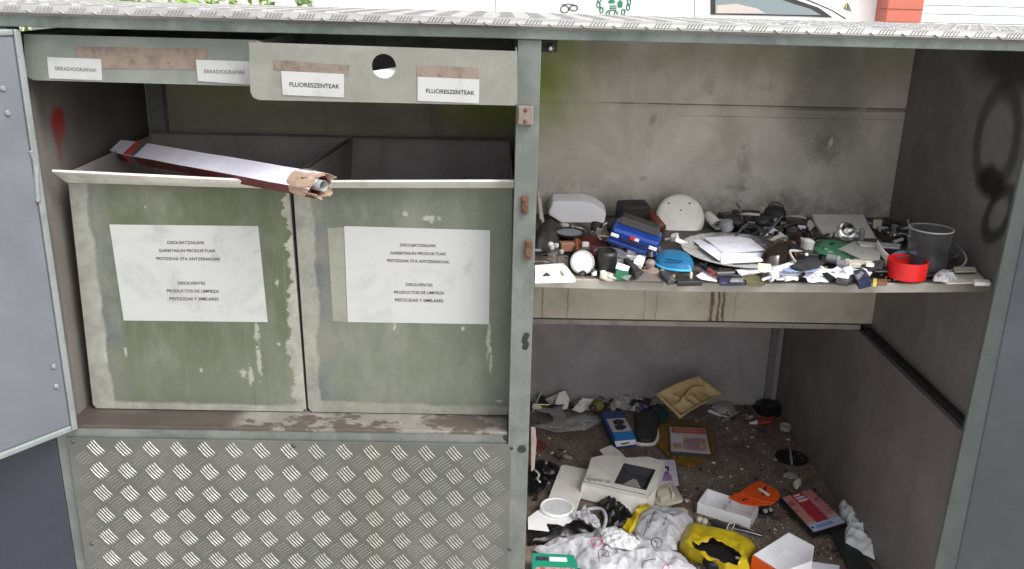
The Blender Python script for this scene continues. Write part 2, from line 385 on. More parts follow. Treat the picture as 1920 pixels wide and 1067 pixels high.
mWRl=simple_sheet('lower_right_sheet',lin(116,111,111),lin(132,127,126),lin(86,81,80))
mBL=simple_sheet('left_back_sheet',lin(150,144,128),lin(168,162,146),lin(96,92,78),lambda n,c:n.mix(n.math('MULTIPLY',n.math('ADD',n.blob(-.05,.82,.12,.10,wob=.2,ns=8,soft=.6),n.math('MULTIPLY',n.blob(-.70,.84,.12,.08,wob=.2,ns=8,soft=.6),.4)),.9),c,lin(150,172,50)))
mLB=simple_sheet('lower_back_sheet',lin(156,150,152),lin(178,171,174),lin(128,120,118))
def floor_mat():
    n=NT('littered_floor_sheet'); c=n.mix(n.ss(n.noise(7,7,.72,dist=.7),.35,.66),lin(124,112,102),lin(98,82,72))
    c=n.mix(n.ss(n.noise(16,6,.7),.5,.7,0,.7),c,lin(124,118,110)); c=n.mix(n.ss(n.noise(11,6,.75,vec=n.map((1,1,1),loc=(4,4,0))),.58,.68,0,.8),c,lin(86,52,38))
    c=n.mix(n.ss(n.vor(120),.10,.05,0,1),c,c) if False else c
    c=n.mix(n.ss(n.noise(150,4,.8),.66,.72,0,.9),c,lin(190,184,176)); c=n.mix(n.ss(n.noise(70,4,.8,vec=n.map((1,1,1),loc=(7,1,3))),.60,.7,0,.8),c,lin(40,34,30))
    n.set(col=c,rough=n.ss(n.noise(30,5),.3,.7,.4,.8)); n.bump(n.noise(90,5,.7),.5,.004); return n.m
mFl=floor_mat()
def sill_mat():
    n=NT('sill_sheet'); X=n.xyz(); c=n.mix(n.ss(n.noise(9,6,.7),.4,.65),lin(112,108,104),lin(132,128,124))
    c=n.mix(n.ss(n.noise(7,7,.72,vec=n.map((1,1.6,1),loc=(.4,0,0))),.47,.5,0,.88),c,lin(72,62,58)); c=n.mix(n.ss(X[0],-.55,-.6,0,.9),c,lin(68,59,56))
    n.set(col=c,rough=.5,metal=.2); n.bump(n.noise(60),.2); return n.m
def tread_mat():
    n=NT('tread_plate'); X=n.xyz(); c=n.mix(n.ss(n.noise(5,5,.7),.35,.7),lin(96,98,95),lin(112,114,110))
    p=n.math('ADD',X[0],n.math('MULTIPLY',n.math('SUBTRACT',n.noise(9,5),.5),.12)); c=n.mix(n.math('MULTIPLY',n.ss(n.math('ABSOLUTE',n.math('SUBTRACT',p,-.275)),.05,.0),.2),c,lin(104,96,66))
    c=n.mix(n.ss(n.noise(40,6,.8),.6,.74,0,.5),c,lin(88,84,72))
    n.set(col=c,rough=n.ss(n.noise(30,5),.3,.7,.34,.52),metal=.6); n.bump(n.noise(120,3),.12,.001); return n.m
mSill=sill_mat(); mTr=tread_mat(); mTb=plain('tread_bar_metal',lin(148,149,144),.52,.7)
def deck_mat():
    n=NT('deck_tread_plate'); c=n.mix(n.ss(n.noise(6,5,.7),.35,.7),lin(156,155,153),lin(140,139,137)); c=n.mix(n.ss(n.noise(40,6,.8),.6,.74,0,.5),c,lin(120,116,108))
    n.set(col=c,rough=.4,metal=.35); n.bump(n.noise(200,3,vec=n.map((4,.4,.4),rot=(0,0,.7))),.2,.002); return n.m
mDk=deck_mat()
# ---- deck
bm=B(); prof=[(.63,-.012),(.63,.004),(-.018,.0135),(-.024,.0125),(-.029,.009),(-.031,.004),(-.031,.0)]
xs=[-1.5,-1.0,-.5,0,.5,1.0,1.6]; rows=[[bm.verts.new((x,y,ztop(x)+dz)) for y,dz in prof+[(-.028,-.001),(-.012,-.012)]] for x in xs]
for a,b in zip(rows,rows[1:]):
    for i in range(len(a)): j=(i+1)%len(a); bm.faces.new([a[i],b[i],b[j],a[j]])
bm.faces.new(rows[0]); bm.faces.new(rows[-1][::-1])
deck=obj('top_plate',bm,mDk,CAB)
bm=B(); sl=(ztop(1)-ztop(0)); ex=Vector((1,0,sl)).normalized(); ey=Vector((0,1,-.0146)).normalized(); nn=ex.cross(ey)
tread(bm,Vector((-1.45,-.022,ztop(-1.45)+.0135)),ex,ey,nn,3.0,.62,.0585,.0585,.032,(62,-30),.0062,.0022,.0036)
for i in range(52):  # bars that run over the fold
    x=-1.43+i*.0585
    for q in range(-2,3):
        bar(bm,Vector((x+q*.0062,-.0312,ztop(x)+.0075)),Vector((.55,0,.8)).normalized(),Vector((0,-1,0)),.014,.0022,.0012)
    bar(bm,Vector((x+.031,-.0315,ztop(x)+.003)),Vector((-.8,0,.55)).normalized(),Vector((0,-1,0)),.011,.003,.003)
obj('tread_pattern',bm,mDk,deck)
# ---- front rail
def rail(name,xa,xb,ya,yb,za,zb,m,par=CAB,bev=.0015):
    bm=B(); v=[(xa,ya,za(xa)),(xb,ya,za(xb)),(xb,ya,zb(xb)),(xa,ya,zb(xa))]; prism(bm,v,(0,yb-ya,0)); return obj(name,bm,m,par,bevel=bev)
_c,_d=PY(20,50,-.02),PY(1920,96.5,-.02)
def zrb(x): return _c.z+(_d.z-_c.z)*(x-_c.x)/(_d.x-_c.x)
rail('front_rail',-1.5,1.6,-.022,.02,zrb,lambda x:ztop(x)-.0025,m_rail)
K=lambda z:(lambda x:z)
rail('left_post',-.955,XL,-.004,.04,K(GZ),lambda x:zrb(x)-.0005,m_frame)
rail('centre_post',XC0,XC1,-.012,.034,K(GZ),lambda x:zrb(x)-.0005,m_frame)
sill_z=PY(500,802.5,-.004).z
rail('sill_rail',XL+.0005,XC0-.0005,-.006,.03,K(.124),K(sill_z),m_frame)
bm=B(); box(bm,(XL+.001,-.0075,sill_z-.006),(XC0-.002,YLB-.002,sill_z+.0015)); obj('sill_tray',bm,mSill,CAB,bevel=.0015)
# ---- walls
def wall(name,lo,hi,m,bev=0): bm=B(); box(bm,lo,hi); return obj(name,bm,m,CAB,bevel=bev)
wall('left_inner_wall',(XL-.004,.041,sill_z+.002),(XL+.006,YLB,.955),mWL)
wall('left_back_wall',(XL+.0062,YLB,sill_z-.2),(.020,YLB+.006,.97),mBL)
wall('corner_strut',(-.905,YLB-.03,.5),(-.872,YLB-.001,.955),m_grey)
wall('divider_wall',(.021,.035,GZ),(.030,YB2+.01,.96),simple_sheet('divider_sheet',lin(130,128,122),lin(150,148,140),lin(80,76,70)))
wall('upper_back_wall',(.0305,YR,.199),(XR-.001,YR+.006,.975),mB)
wall('back_flange',(.0305,YR+.008,.178),(XW-.001,YR+.020,.1935),dirty('flange_steel',lin(150,147,140),lin(90,70,50),.6,14,.6))
wall('flange_gap',(.0305,YR+.003,.1937),(XR-.002,YR+.018,.1985),m_dark)  # dark bar standing in for the shade inside the open gap
wall('upper_right_wall',(XR,-.0415,.187),(XR+.006,YR+.01,.962),mWR)
wall('lower_right_wall',(XW,-.043,FZ),(XW+.006,YB2,.168),mWRl)
wall('lower_roof',(.0305,YR+.021,.195),(XR,YB2+.01,.201),mLB)
wall('lower_back_wall',(.0305,YB2,FZ),(XW-.001,YB2+.006,.1945),mLB)
wall('corner_angle',(XW-.045,YB2-.012,FZ+.001),(XW-.02,YB2-.0005,.19),m_grey)
wall('side_ledge',(XW-.006,-.042,.1685),(XR-.0005,YR+.007,.1745),mWRl)
wall('ledge_gap_shade',(XW+.008,-.041,.1748),(XR+.004,YR+.002,.1868),m_dark)  # dark strip painted in for the shade of the gap above the ledge
wall('cabinet_floor',(.0305,-.004,FZ-.008),(XW-.0005,YB2-.0005,FZ),mFl)
wall('outer_back',(-1.5,YB2+.02,GZ),(1.6,YB2+.03,.97),m_grey)
wall('outer_side',(XR+.007,.042,GZ),(XR+.04,YB2,.97),m_grey)
# ---- shelf (slightly sagging sheet with a folded front lip)
bm=B(); n_=24; A=[];sv=[521,530,531.5,532,530.5]; su=[1003,1290,1530,1650,1867]
def lipz(x):
    u=1003+(x-.04)/(1.01-.04)*864
    for i in range(4):
        if su[i]<=u<=su[i+1] or i==3:
            t=(u-su[i])/(su[i+1]-su[i]); v=sv[i]*(1-t)+sv[i+1]*t; return PY(u,v,.04).z
    return SZ(x)
for i in range(n_+1):
    x=.031+(XR-.002-.031)*i/n_; z=lipz(max(x,.04)); zb=SZ(x)
    A.append([bm.verts.new(p) for p in ((x,YR-.001,zb-.003),(x,YR-.001,zb),(x,.10,zb*.5+z*.5),(x,.0425,z),(x,.04,z-.002),(x,.04,z-.0195),(x,.043,z-.0205),(x,.0435,z-.004))])
for a,b in zip(A,A[1:]):
    for i in range(len(a)): j=(i+1)%len(a); bm.faces.new([a[i],b[i],b[j],a[j]])
def shelf_mat():
    n=NT('shelf_sheet'); X=n.xyz(); c=n.mix(n.ss(n.noise(9,6,.7),.4,.7),lin(150,148,142),lin(128,122,114)); g=n.mix(n.ss(n.noise(12,6,.75),.35,.65),lin(98,88,80),lin(64,56,50))
    c=n.mix(n.ss(X[1],.041,.052),c,g); n.set(col=c,rough=.5,metal=.15); n.bump(n.noise(60),.2); return n.m
mSh=shelf_mat()
obj('shelf',bm,mSh,CAB)
# ---- tread panel
pl=PY(133,819,-.008); pr=PY(969,832,-.008); pb=PY(167,1067,-.008)
x0,x1=-.9285,.012
bm=B(); prism(bm,[(x0,-.0125,pl.z),(x1,-.0125,pr.z),(x1,-.0125,GZ),(x0,-.0125,GZ)],(0,.004,0)); tp=obj('tread_panel',bm,mTr,CAB,bevel=.001)
bm=B(); g0=PY(162.5,840,-.0125)
tread(bm,Vector((x0+.002,-.0127,GZ)),Vector((1,0,0)),Vector((0,0,1)),Vector((0,-1,0)),x1-x0-.004,pl.z-.004-GZ,.0585,.0552)
TO=(g0.x-(x0+.002))%.0585; 
bmesh.ops.translate(bm,verts=bm.verts[:],vec=(0,0,0))
obj('tread_pattern',bm,mTb,tp,smooth=False)
def disc(bm,c,r,n,h,seg=16,dome=.4):
    q=Vector(n).to_track_quat('Z','Y').to_matrix().to_4x4(); lathe(bm,[(0,h),(r*.6,h),(r*.92,h*dome),(r,0)],Matrix.Translation(c)@q,seg)
for u,v in ((551,836),(137,828),(172,1020),(956,1030)):
    bm=B(); disc(bm,PY(u,v,-.0127),.0048,(0,-1,0),.0025); obj('screw',bm,m_dgrey,tp)
for u,v,r,y in ((951,820,.009,-.0065),(979,842,.009,-.0145),(959.5,841,.0035,-.0135)):
    bm=B(); disc(bm,PY(u,v,y),r,(0,-1,0),.0006); obj('bolt_hole',bm,m_dark,CAB)
for u,v in ((750,794),(938,795)):
    bm=B(); disc(bm,PZ(u,v,sill_z+.0016),.004,(0,0,1),.002); obj('screw',bm,m_grey,CAB)
# hinge lugs
for k,(u,v,w_,h_) in enumerate(((985,216,.030,.036),(984,383,.014,.036),(991,467,.014,.040))):
    p=PY(u,v,-.0125); bm=B(); box(bm,(p.x-w_/2,p.y-.010,p.z-h_/2),(p.x+w_/2,p.y+.0003,p.z+h_/2))
    hg=obj('hinge_lug',bm,m_rust if k else dirty('worn_rust',lin(102,84,72),lin(130,132,128),.8,22,.7),CAB,bevel=.003)
    for s in (-1,1):
        bm=B(); disc(bm,Vector((p.x,p.y-.010,p.z+s*h_*.28)),.0038,(0,-1,0),.0018); obj('bolt',bm,m_rust,hg)
bm=B(); p=PY(985,640,-.0125); 
for i in range(5): disc(bm,Vector((p.x+.002*math.sin(i*2),p.y,p.z+(i-2)*.0065)),.0065,(0,-1,0),.0005)
obj('paint_smear',bm,m_dark,CAB)
bm=B(); p=PY(1032,90,.03); disc(bm,p,.009,(0,-1,0),.008,6); disc(bm,p+Vector((0,-.008,0)),.005,(0,-1,0),.008,12); obj('bolt',bm,m_steel,CAB)
bm=B(); box(bm,(XC1+.0003,.031,p.z-.008),(XC1+.032,.036,p.z+.02)); obj('bracket',bm,m_dark,CAB)
# ---- doors
def hinge_door(name,hx,hy,dx,dy,L,z0,z1,m,rim,nz,parts):
    d=Vector((dx,dy,0)).normalized(); n=Vector((-d.y,d.x,0))*nz
    h=Vector((hx,hy,0)); bm=B(); a,b=h+d*.014,h+d*L
    prism(bm,[a+Zv*(z0+.014),b+Zv*(z0+.014),b+Zv*(z1-.012),a+Zv*(z1-.012)],-n*.018); o=obj(name,bm,m,CAB,bevel=.002)
    bm=B()
    for (p,q,r,s) in ((h,h+d*.0135,z0,z1),(h+d*.0137,b,z0,z0+.0135),(h+d*.0137,b,z1-.0115,z1)):
        prism(bm,[p+Zv*r,q+Zv*r,q+Zv*s,p+Zv*s],-n*.026)
        bmesh.ops.translate(bm,verts=bm.verts[-8:],vec=n*.004)
    obj('rim',bm,rim,o,bevel=.003)
    return o,d,n,h
mDoor=dirty('pale_blue_enamel',lin(94,98,105),lin(72,76,82),.5,3,.45)
def door_mat(name,c1,c2):
    n=NT(name); c=n.mix(n.ss(n.noise(3,6,.7,dist=.6),.3,.7),c1,c2); c=n.mix(n.ss(n.noise(2.5,6,.8,vec=n.map((3,3,.4))),.52,.8,0,.4),c,tuple(.6*q for q in c1))
    for ro in (.5,-.8,1.3): c=n.mix(n.ss(n.noise(5,4,.85,vec=n.map((40,40,3),rot=(ro*.4,ro,0),loc=(ro,0,0))),.68,.74,0,.4),c,tuple(1.5*q for q in c1))
    c=n.mix(n.ss(n.noise(35,6,.8),.63,.74,0,.55),c,tuple(.45*q for q in c1)); n.set(col=c,rough=n.ss(n.noise(9,5),.3,.7,.32,.55)); n.bump(n.noise(5,4),.15,.01); return n.m
mDoor=door_mat('scuffed_pale_enamel',lin(96,100,107),lin(84,88,94))
mRim=dirty('worn_rim',lin(124,131,132),lin(92,90,84),.5,20,.45,.3)
ld,d,n_d,h=hinge_door('left_door',PZ(150,799,.15).x,-.010,-.575,-.818,.46,.150,zrb(-.9)-.004,mDoor,mRim,1,[])
def onplane(u,v,h,n):
    r=ray(u,v); return CAM+r*((h-CAM).dot(n)/r.dot(n))
for u,v in ((14,212),(5,166),(100,687),(105,724)):
    bm=B(); disc(bm,onplane(u,v,h,n_d)+n_d*.001,.0058,n_d,.004); obj('rivet',bm,mRim,ld)
bm=B(); p=onplane(70,330,h,n_d); tube(bm,curve([p+Zv*.05+d*.006,p+Zv*.02-d*.001,p-Zv*.0+d*.002,p-Zv*.05+d*.006]),.006); obj('edge_bead',bm,mRim,ld,smooth=True)
mSlate=dirty('slate_enamel',lin(42,47,58),lin(34,38,47),.3,4,.5)
bm=B(); box(bm,(-1.5,-.003,GZ),(-.9565,.004,.125)); obj('lower_side_panel',bm,mSlate,CAB,bevel=.002)
bm=B(); box(bm,(-1.5,.0,.126),(-.9565,.006,.95)); obj('upper_side_panel',bm,m_grey,CAB,bevel=.002)
mDoorR=dirty('blue_grey_enamel',lin(98,102,109),lin(80,84,90),.25,4,.4); mDoorR=door_mat('scuffed_blue_grey_enamel',lin(98,102,109),lin(82,86,92))
def el(v): return 1866-.218*(v-545)
YD=-.056; vv=(100,1160)
bm=B(); a=[PY(el(vv[0]),vv[0],YD),PY(el(vv[0])+24,vv[0],YD),PY(el(vv[1])+42,vv[1],YD),PY(el(vv[1]),vv[1],YD)]
prism(bm,a,(0,.012,0)); rd=obj('right_door',bm,dirty('dull_door_edge',lin(88,94,94),lin(68,72,72),.5,9,.5,.2),CAB,bevel=.003)
fd=Vector((.30,-.42,0)); bm=B(); o1,o2=a[1]+Vector((-.006,.0125,0)),a[2]+Vector((-.006,.0125,0)); prism(bm,[o1,o2,o2+fd,o1+fd],(.012,.006,0)); obj('door_panel',bm,mDoorR,rd,bevel=.002)
# ============================================================ bins
def make_bin(label,TL,TR,BR,BL,lipL,lipR,mat,backx0,backx1,yb,zb):
    y0=.067
    tl,tr,br,bl=PY(*TL,y0),PY(*TR,y0),PY(*BR,y0),PY(*BL,y0); zb0=sill_z+.003
    br.z=bl.z=zb0
    t=thing('waste_bin',label,'bin',((bl.x+br.x)/2,.3,zb0))
    bm=B(); n=10  # front with rounded lower corners
    prism(bm,[tl,tr]+[br+Vector((0,0,.01)),br+Vector((-.008,0,0)),bl+Vector((.008,0,0)),bl+Vector((0,0,.01))],(0,.003,0))
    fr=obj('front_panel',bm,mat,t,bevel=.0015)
    a,b=PY(*lipL,.028),PY(*lipR,.028)
    bm=B(); v=[tl+Vector((-.002,-.001,-.001)),tr+Vector((.002,-.001,-.001)),b+Vector((0,0,-.004)),a+Vector((0,0,-.004))]
    prism(bm,v,(0,.003,.004)); 
    obj('rim_lip',bm,mLip,t,bevel=.001)
    bm=B(); zt=tl.z
    # side walls rise to the back
    for xa,xb in ((bl.x+.002,backx0),(br.x-.002,backx1)):
        bm=B()
        top0=tl.x+.002 if xa<(bl.x+br.x)/2 else tr.x-.002
        prism(bm,[(xa,y0+.004,zb0),(xa,yb,zb0),(xb,yb,zb),(top0,y0+.004,zt+.02)],(.002,0,0))
        obj('side_wall',bm,mInn,t)
    bm=B(); prism(bm,[(bl.x+.004,yb+.001,zb0),(br.x-.004,yb+.001,zb0),(backx1,yb+.001,zb),(backx1-.012,yb+.001,zb+.006),(backx0+.01,yb+.001,zb+.006),(backx0,yb+.001,zb)],(0,.003,0)); obj('back_wall',bm,mInn,t)
    bm=B(); prism(bm,[(backx0,yb-.012,zb+.004),(backx1,yb-.012,zb+.004),(backx1,yb,zb+.0075),(backx0,yb,zb+.0075)],(0,0,.0015)); obj('back_rim',bm,mInn,t)
    bm=B(); box(bm,(bl.x+.005,y0+.005,zb0+.002),(br.x-.005,yb,zb0+.006)); obj('bottom',bm,mInn,t)
    return t,fr
mLip=simple_sheet('worn_lip_steel',lin(226,224,218),lin(190,188,181),lin(96,92,84),None,.05,.5)
mInn=simple_sheet('bin_inner_steel',lin(132,127,126),lin(152,147,146),lin(98,94,90))
x=[PY(u,500,.067).x for u in (144,553,562,957)]
mb1=bin_mat('left_bin_wear_and_reflection',x[0],x[1],sill_z,.66,lin(80,87,66),lin(94,99,84),.045,.016,.022,lin(168,168,160),1.3,((198,668,.0035,.018),(236,660,.003,.010),(470,705,.005,.020),(482,625,.005,.022),(486,680,.004,.03),(378,694,.003,.004),(522,645,.003,.003),(272,388,.002,.003),(457,700,.006,.010),(520,530,.004,.007)))  # worn steel borders, with the green reflection painted between them
mb2=bin_mat('right_bin_wear_and_reflection',x[2],x[3],sill_z,.66,lin(100,105,94),lin(88,94,82),.035,-.02,.030,lin(150,150,140),4.1,((916,640,.0045,.035),(920,680,.003,.02),(805,410,.016,.006),(740,612,.003,.008),(934,752,.008,.003),(868,616,.003,.004),(760,400,.004,.006),(640,520,.003,.003)))
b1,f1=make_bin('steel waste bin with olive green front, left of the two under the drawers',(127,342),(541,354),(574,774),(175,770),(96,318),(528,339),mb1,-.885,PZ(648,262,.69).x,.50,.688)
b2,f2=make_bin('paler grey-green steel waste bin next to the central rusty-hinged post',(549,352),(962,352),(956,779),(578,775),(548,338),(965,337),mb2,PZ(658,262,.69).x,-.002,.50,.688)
def sticker(fr,pts,lines,y,m=m_white2,ink=m_ink,name='label',t=.0007):
    bm=B(); prism(bm,[PY(u,v,y-t) for u,v in pts],(0,t*.7,0)); o=obj(name,bm,m,fr)
    for s,a,b in lines:
        text(o,s,PY(*a,y-t-.0004),PY(*b,y-t-.0004),(Vector((0,0,0)),Zv),ink)
    return o
def dirty_label(name,seed):
    n=NT(name); c=n.mix(n.ss(n.noise(9,6,.72,vec=n.map((1,1,1),loc=(seed,0,0)),dist=.7),.48,.72,0,.6),lin(160,162,161),lin(128,130,128))
    c=n.mix(n.ss(n.noise(26,6,.8,vec=n.map((1,1,1.6),loc=(0,seed,0))),.62,.72,0,.5),c,lin(120,116,108)); n.set(col=c,rough=.6); return n.m
sticker(f1,[(205,421),(484,424),(502,604),(232,601)],[('DISOLBATZAILEAK',(314,457.5),(384,457.8)),('GARBITASUN PRODUKTUAK',(298,472.5),(405,473)),('PESTIZIDAK ETA ANTZERAKOAK',(293,487.5),(414,488.5)),('DISOLVENTES',(334,533.5),(385,533.8)),('PRODUCTOS DE LIMPIEZA',(313,548),(411,549)),('PESTICIDAS Y SIMILARES',(318,563),(410,563.5))],.067,dirty_label('grubby_label',2))
sticker(f2,[(614,428),(644,426),(651,604),(624,602)],[],.067,dirty('old_glue',lin(122,124,112),lin(96,98,88),.6,12,.6),name='torn_label')
sticker(f2,[(645,424),(919,432),(917,608),(652,604)],[('DISOLBATZAILEAK',(750,462),(818,463.5)),('GARBITASUN PRODUKTUAK',(732,477),(837,479)),('PESTIZIDAK ETA ANTZERAKOAK',(726,491),(843,494)),('DISOLVENTES',(761,536),(811,537.5)),('PRODUCTOS DE LIMPIEZA',(739,550.5),(833,552)),('PESTICIDAS Y SIMILARES',(741,565),(831,567))],.0668,dirty_label('wrinkled_label',5))
# ============================================================ drawers
def plate_hole(bm,q,c,r):
    vs=[bm.verts.new(p) for p in q]; es=[bm.edges.new((vs[i],vs[(i+1)%len(vs)])) for i in range(len(vs))]
    if c is not None:
        cs=[bm.verts.new(c+Vector((r*math.cos(t*math.pi/18),0,r*math.sin(t*math.pi/18)))) for t in range(36)]
        es+=[bm.edges.new((cs[i],cs[(i+1)%36])) for i in range(36)]
    bmesh.ops.triangle_fill(bm,edges=es,use_beauty=True)
mDr1,_=galv('drawer_steel',lin(108,114,109),lin(128,132,127),.3,.45,da=.3,dark=lin(90,92,80))
mDr2,_=galv('pulled_drawer_steel',lin(118,120,114),lin(136,137,131),.3,.45,da=.3,dark=lin(120,122,96))
def drawer(label,y,TL,TR,BR,BL,m,hole=None,depth=.5):
    a,b,c,d=[PY(*q,y) for q in (TL,TR,BR,BL)]
    t=thing('drawer',label,'drawer',(a.x/2+b.x/2,y+depth/2,c.z))
    bm=B(); e=.014
    plate_hole(bm,[a,b,c+Zv*e*.3,c-Vector((e*.3,0,0)),d+Vector((e,0,0)),d+Vector((e*.3,0,e*.3)),d+Zv*e],PY(*hole[0],y) if hole else None,hole[1] if hole else 0)
    f=obj('front_panel',bm,m,t,solid=.0025)
    for s in (1,): f.modifiers['solid'].offset=0
    bm=B(); x0_,x1_=a.x+.001,b.x-.001
    for xx in (x0_,x1_-.002): box(bm,(xx,y+.003,c.z+.004),(xx+.002,y+depth,a.z-.002))
    box(bm,(x0_,y+depth,c.z+.004),(x1_,y+depth+.002,a.z-.002)); obj('sides',bm,m,t)
    bm=B(); box(bm,(x0_+.002,y+.003,c.z+.002),(x1_-.002,y+depth,c.z+.004)); obj('bottom',bm,m,t)
    return t,f
dl,fl=drawer('steel drawer with rusty torn label above the olive bin',.012,(45,64),(486,75),(488,162),(50,150),mDr1,depth=.45)
dr,fr_=drawer('steel drawer with round hole, pulled out beside the central post',-.08,(467,79),(970,96),(970,198),(471,187),mDr2,((720,124),.0215),.45)
mTorn=dirty('torn_brown_label',lin(116,104,95),lin(78,66,58),.9,20,.75); 
sticker(fl,[(141,87),(389,92),(388,131),(145,128)],[],.0105,mTorn,name='torn_label')
sticker(fl,[(88,107),(189,111),(192,151),(92,147)],[('ERRADIOGRAFIAK',(104,131.5),(182,135))],.010,dirty_label('faded_label',8),m_inkg)
sticker(fl,[(367,112),(468,115),(469,159),(371,152)],[('ERRADIOGRAFIAK',(383,137),(461,139))],.0095,dirty_label('faded_label_two',9),m_inkg)
sticker(fr_,[(513,112),(655,123),(654,141),(513,131)],[],-.0815,mTorn,name='torn_label')
sticker(fr_,[(781,122),(897,127),(897,150),(781,145)],[],-.0815,mTorn,name='torn_label')
sticker(fr_,[(527,133),(645,139),(645,183),(530,178)],[('FLUORESZENTEAK',(543,162),(637,166))],-.0822,dirty_label('stained_label',11))
sticker(fr_,[(783,144),(899,149),(898,194),(783,189)],[('FLUORESZENTEAK',(799,174),(890,178))],-.0822,dirty_label('newer_label',15))
bm=B(); p=PY(700,150,-.03); q=PY(800,126,.2); q.z=p.z; tube(bm,[p+(p-q)*.02,q],.016,20); o=obj('fluorescent_tube',bm,m_white,None,smooth=True); tag(o,'white tube seen through the round hole of the pulled-out drawer','tube')
# ============================================================ cardboard sleeve across the bins
A_=PY(222,280,.33); B_=PY(598,348,-.085)
dd=(B_-A_).normalized(); sd_=dd.cross(Zv).normalized(); ud=sd_.cross(dd)
_r=R(-34); sd_,ud=sd_*math.cos(_r)+ud*math.sin(_r),ud*math.cos(_r)-sd_*math.sin(_r)
SL=thing('cardboard_sleeve','long white cardboard lamp sleeve with torn end lying across both bins','box',A_)
def sec(p,w,h): return [p-sd_*w/2-ud*h/2,p+sd_*w/2-ud*h/2,p+sd_*w/2+ud*h/2,p-sd_*w/2+ud*h/2]
W_,H_=.044,.024; Lg=(B_-A_).length
mSlw=dirty('white_printed_card',lin(216,214,226),lin(160,150,150),.35,12,.6); mSlr=dirty('maroon_printed_card',lin(96,40,42),lin(60,30,30),.4,20,.6)
bm=B(); n_=12; rg=[]
for i in range(n_+1):
    p=A_+dd*Lg*i/n_; rg.append([bm.verts.new(q+Vector((0,0,.0012*noise.noise(q*25)))) for q in sec(p,W_*(.82 if i==0 else 1),H_)])
for a,b in zip(rg,rg[1:]):
    for i in range(4):
        f=bm.faces.new([a[i],b[i],b[(i+1)%4],a[(i+1)%4]]); f.material_index=0 if i==2 else 1
f=bm.faces.new(rg[0]); f.material_index=1
obj('card_tube',bm,[mSlw,mSlr],SL,solid=.0012)
for s0,s1,m in ((.09,.125,plain('red_print',(.5,.06,.04),.5)),(.126,.155,plain('grey_print',(.12,.11,.12),.5))):
    bm=B(); a,b=A_+dd*Lg*s0,A_+dd*Lg*s1; k=ud*(H_/2+.0012)
    prism(bm,[a-sd_*W_*.48+k,b-sd_*W_*.48+k,b+sd_*W_*.49+k,a+sd_*W_*.49+k],ud*.0005)
    e=sd_*(W_/2+.0008); prism(bm,[a+e-ud*H_*.45,b+e-ud*H_*.45,b+e+ud*H_*.45,a+e+ud*H_*.45],sd_*.0005); obj('printed_band',bm,m,SL)
bm=B()
rt=random.Random(5)
lay=[]
for k,(off,r_,ln) in enumerate(((-.062,1.07,.05),(-.035,1.0,.05))):
    prev=None; N2=18; ring=[]
    for i in range(N2):
        a=2*math.pi*i/N2; rr=sd_*math.cos(a)*W_*.56*r_+ud*math.sin(a)*H_*.72*r_
        l1=ln*rt.uniform(.6,1.25); ring.append([bm.verts.new(B_+dd*off+rr+dd*rt.uniform(-.008,.006)),bm.verts.new(B_+dd*(off+l1*.5)+rr*rt.uniform(.95,1.2)),bm.verts.new(B_+dd*(off+l1)+rr*rt.uniform(.85,1.2))])
    for i in range(N2):
        a,b=ring[i],ring[(i+1)%N2]
        if rt.random()<.15: continue
        bm.faces.new([a[0],b[0],b[1],a[1]]); bm.faces.new([a[1],b[1],b[2],a[2]])
obj('torn_flap',bm,m_kraft,SL,solid=.001)
bm=B(); c=B_+dd*.002; q=dd.to_track_quat('Z','Y').to_matrix().to_4x4(); lathe(bm,[(.0105,-.03),(.0105,.012),(.0095,.012),(.0095,-.03)],Matrix.Translation(c+ud*.001)@q,20); obj('inner_roll',bm,m_grey,SL,smooth=True)
# ============================================================ surroundings
def gmat():
    n=NT('paving'); c=n.mix(n.ss(n.noise(3,8,.7),.35,.7),lin(150,146,140),lin(176,172,166)); c=n.mix(n.ss(n.noise(80,4,.8),.55,.7,0,.4),c,lin(100,98,94)); n.set(col=c,rough=.85); n.bump(n.noise(120,4),.4,.004); return n.m
bm=B(); vs=[bm.verts.new((x,y,GZ-.001)) for x,y in ((-150,-150),(150,-150),(150,150),(-150,150))]; bm.faces.new(vs); o=obj('ground',bm,gmat()); tag(o,None,None,kind='structure')
# van
V0=4.0
m_van=plain('white_van_paint',(.86,.86,.86),.3,coat=.4); mwin=NT('tinted_window').set(col=lin(120,132,136),rough=.12,spec=.7).m; mrub=plain('window_rubber',(.02,.021,.022),.5)
VAN=thing('parked_van','white parked van with green pictures on its side behind the cabinet','van',(.6,V0+.85,GZ))
bl_=PY(582,3,V0).x; fr0=PY(1535,0,V0); fr1=PY(1612,37,V0)
zr=1.42; body=[(bl_,GZ+.3),(bl_,zr-.1),(bl_+.08,zr),(fr0.x-.45,zr),(fr0.x-.2,zr-.12),(fr0.x,fr0.z),(fr1.x,fr1.z),(fr1.x+.1,fr1.z-.07),(fr1.x+.75,fr1.z-.22),(fr1.x+.85,fr1.z-.4),(fr1.x+.85,GZ+.3)]
bm=B(); prism(bm,[(x,V0,z) for x,z in body],(0,1.7,0)); vb=obj('body',bm,m_van,VAN,bevel=.04,seg=3)
def vslab(name,pts,y,t,m,par,bev=0): bm=B(); prism(bm,[PY(u,v,y) for u,v in pts],(0,t,0)); return obj(name,bm,m,par,bevel=bev)
wf=vslab('side_window',[(1333,27),(1333,-40),(1400,-36),(1455,-14),(1500,2),(1535,14),(1562,33),(1500,30.5)],V0-.008,.008,mrub,vb)
vslab('pane',[(1341,25),(1341,-32),(1400,-28),(1450,-6),(1490,8),(1520,17),(1540,28.5),(1500,28)],V0-.011,.003,mwin,wf)
vslab('seat_back',[(1343,25),(1343,10),(1380,7),(1420,16),(1436,25.5)],V0-.013,.002,plain('pale_seat',lin(176,168,164),.6),wf)
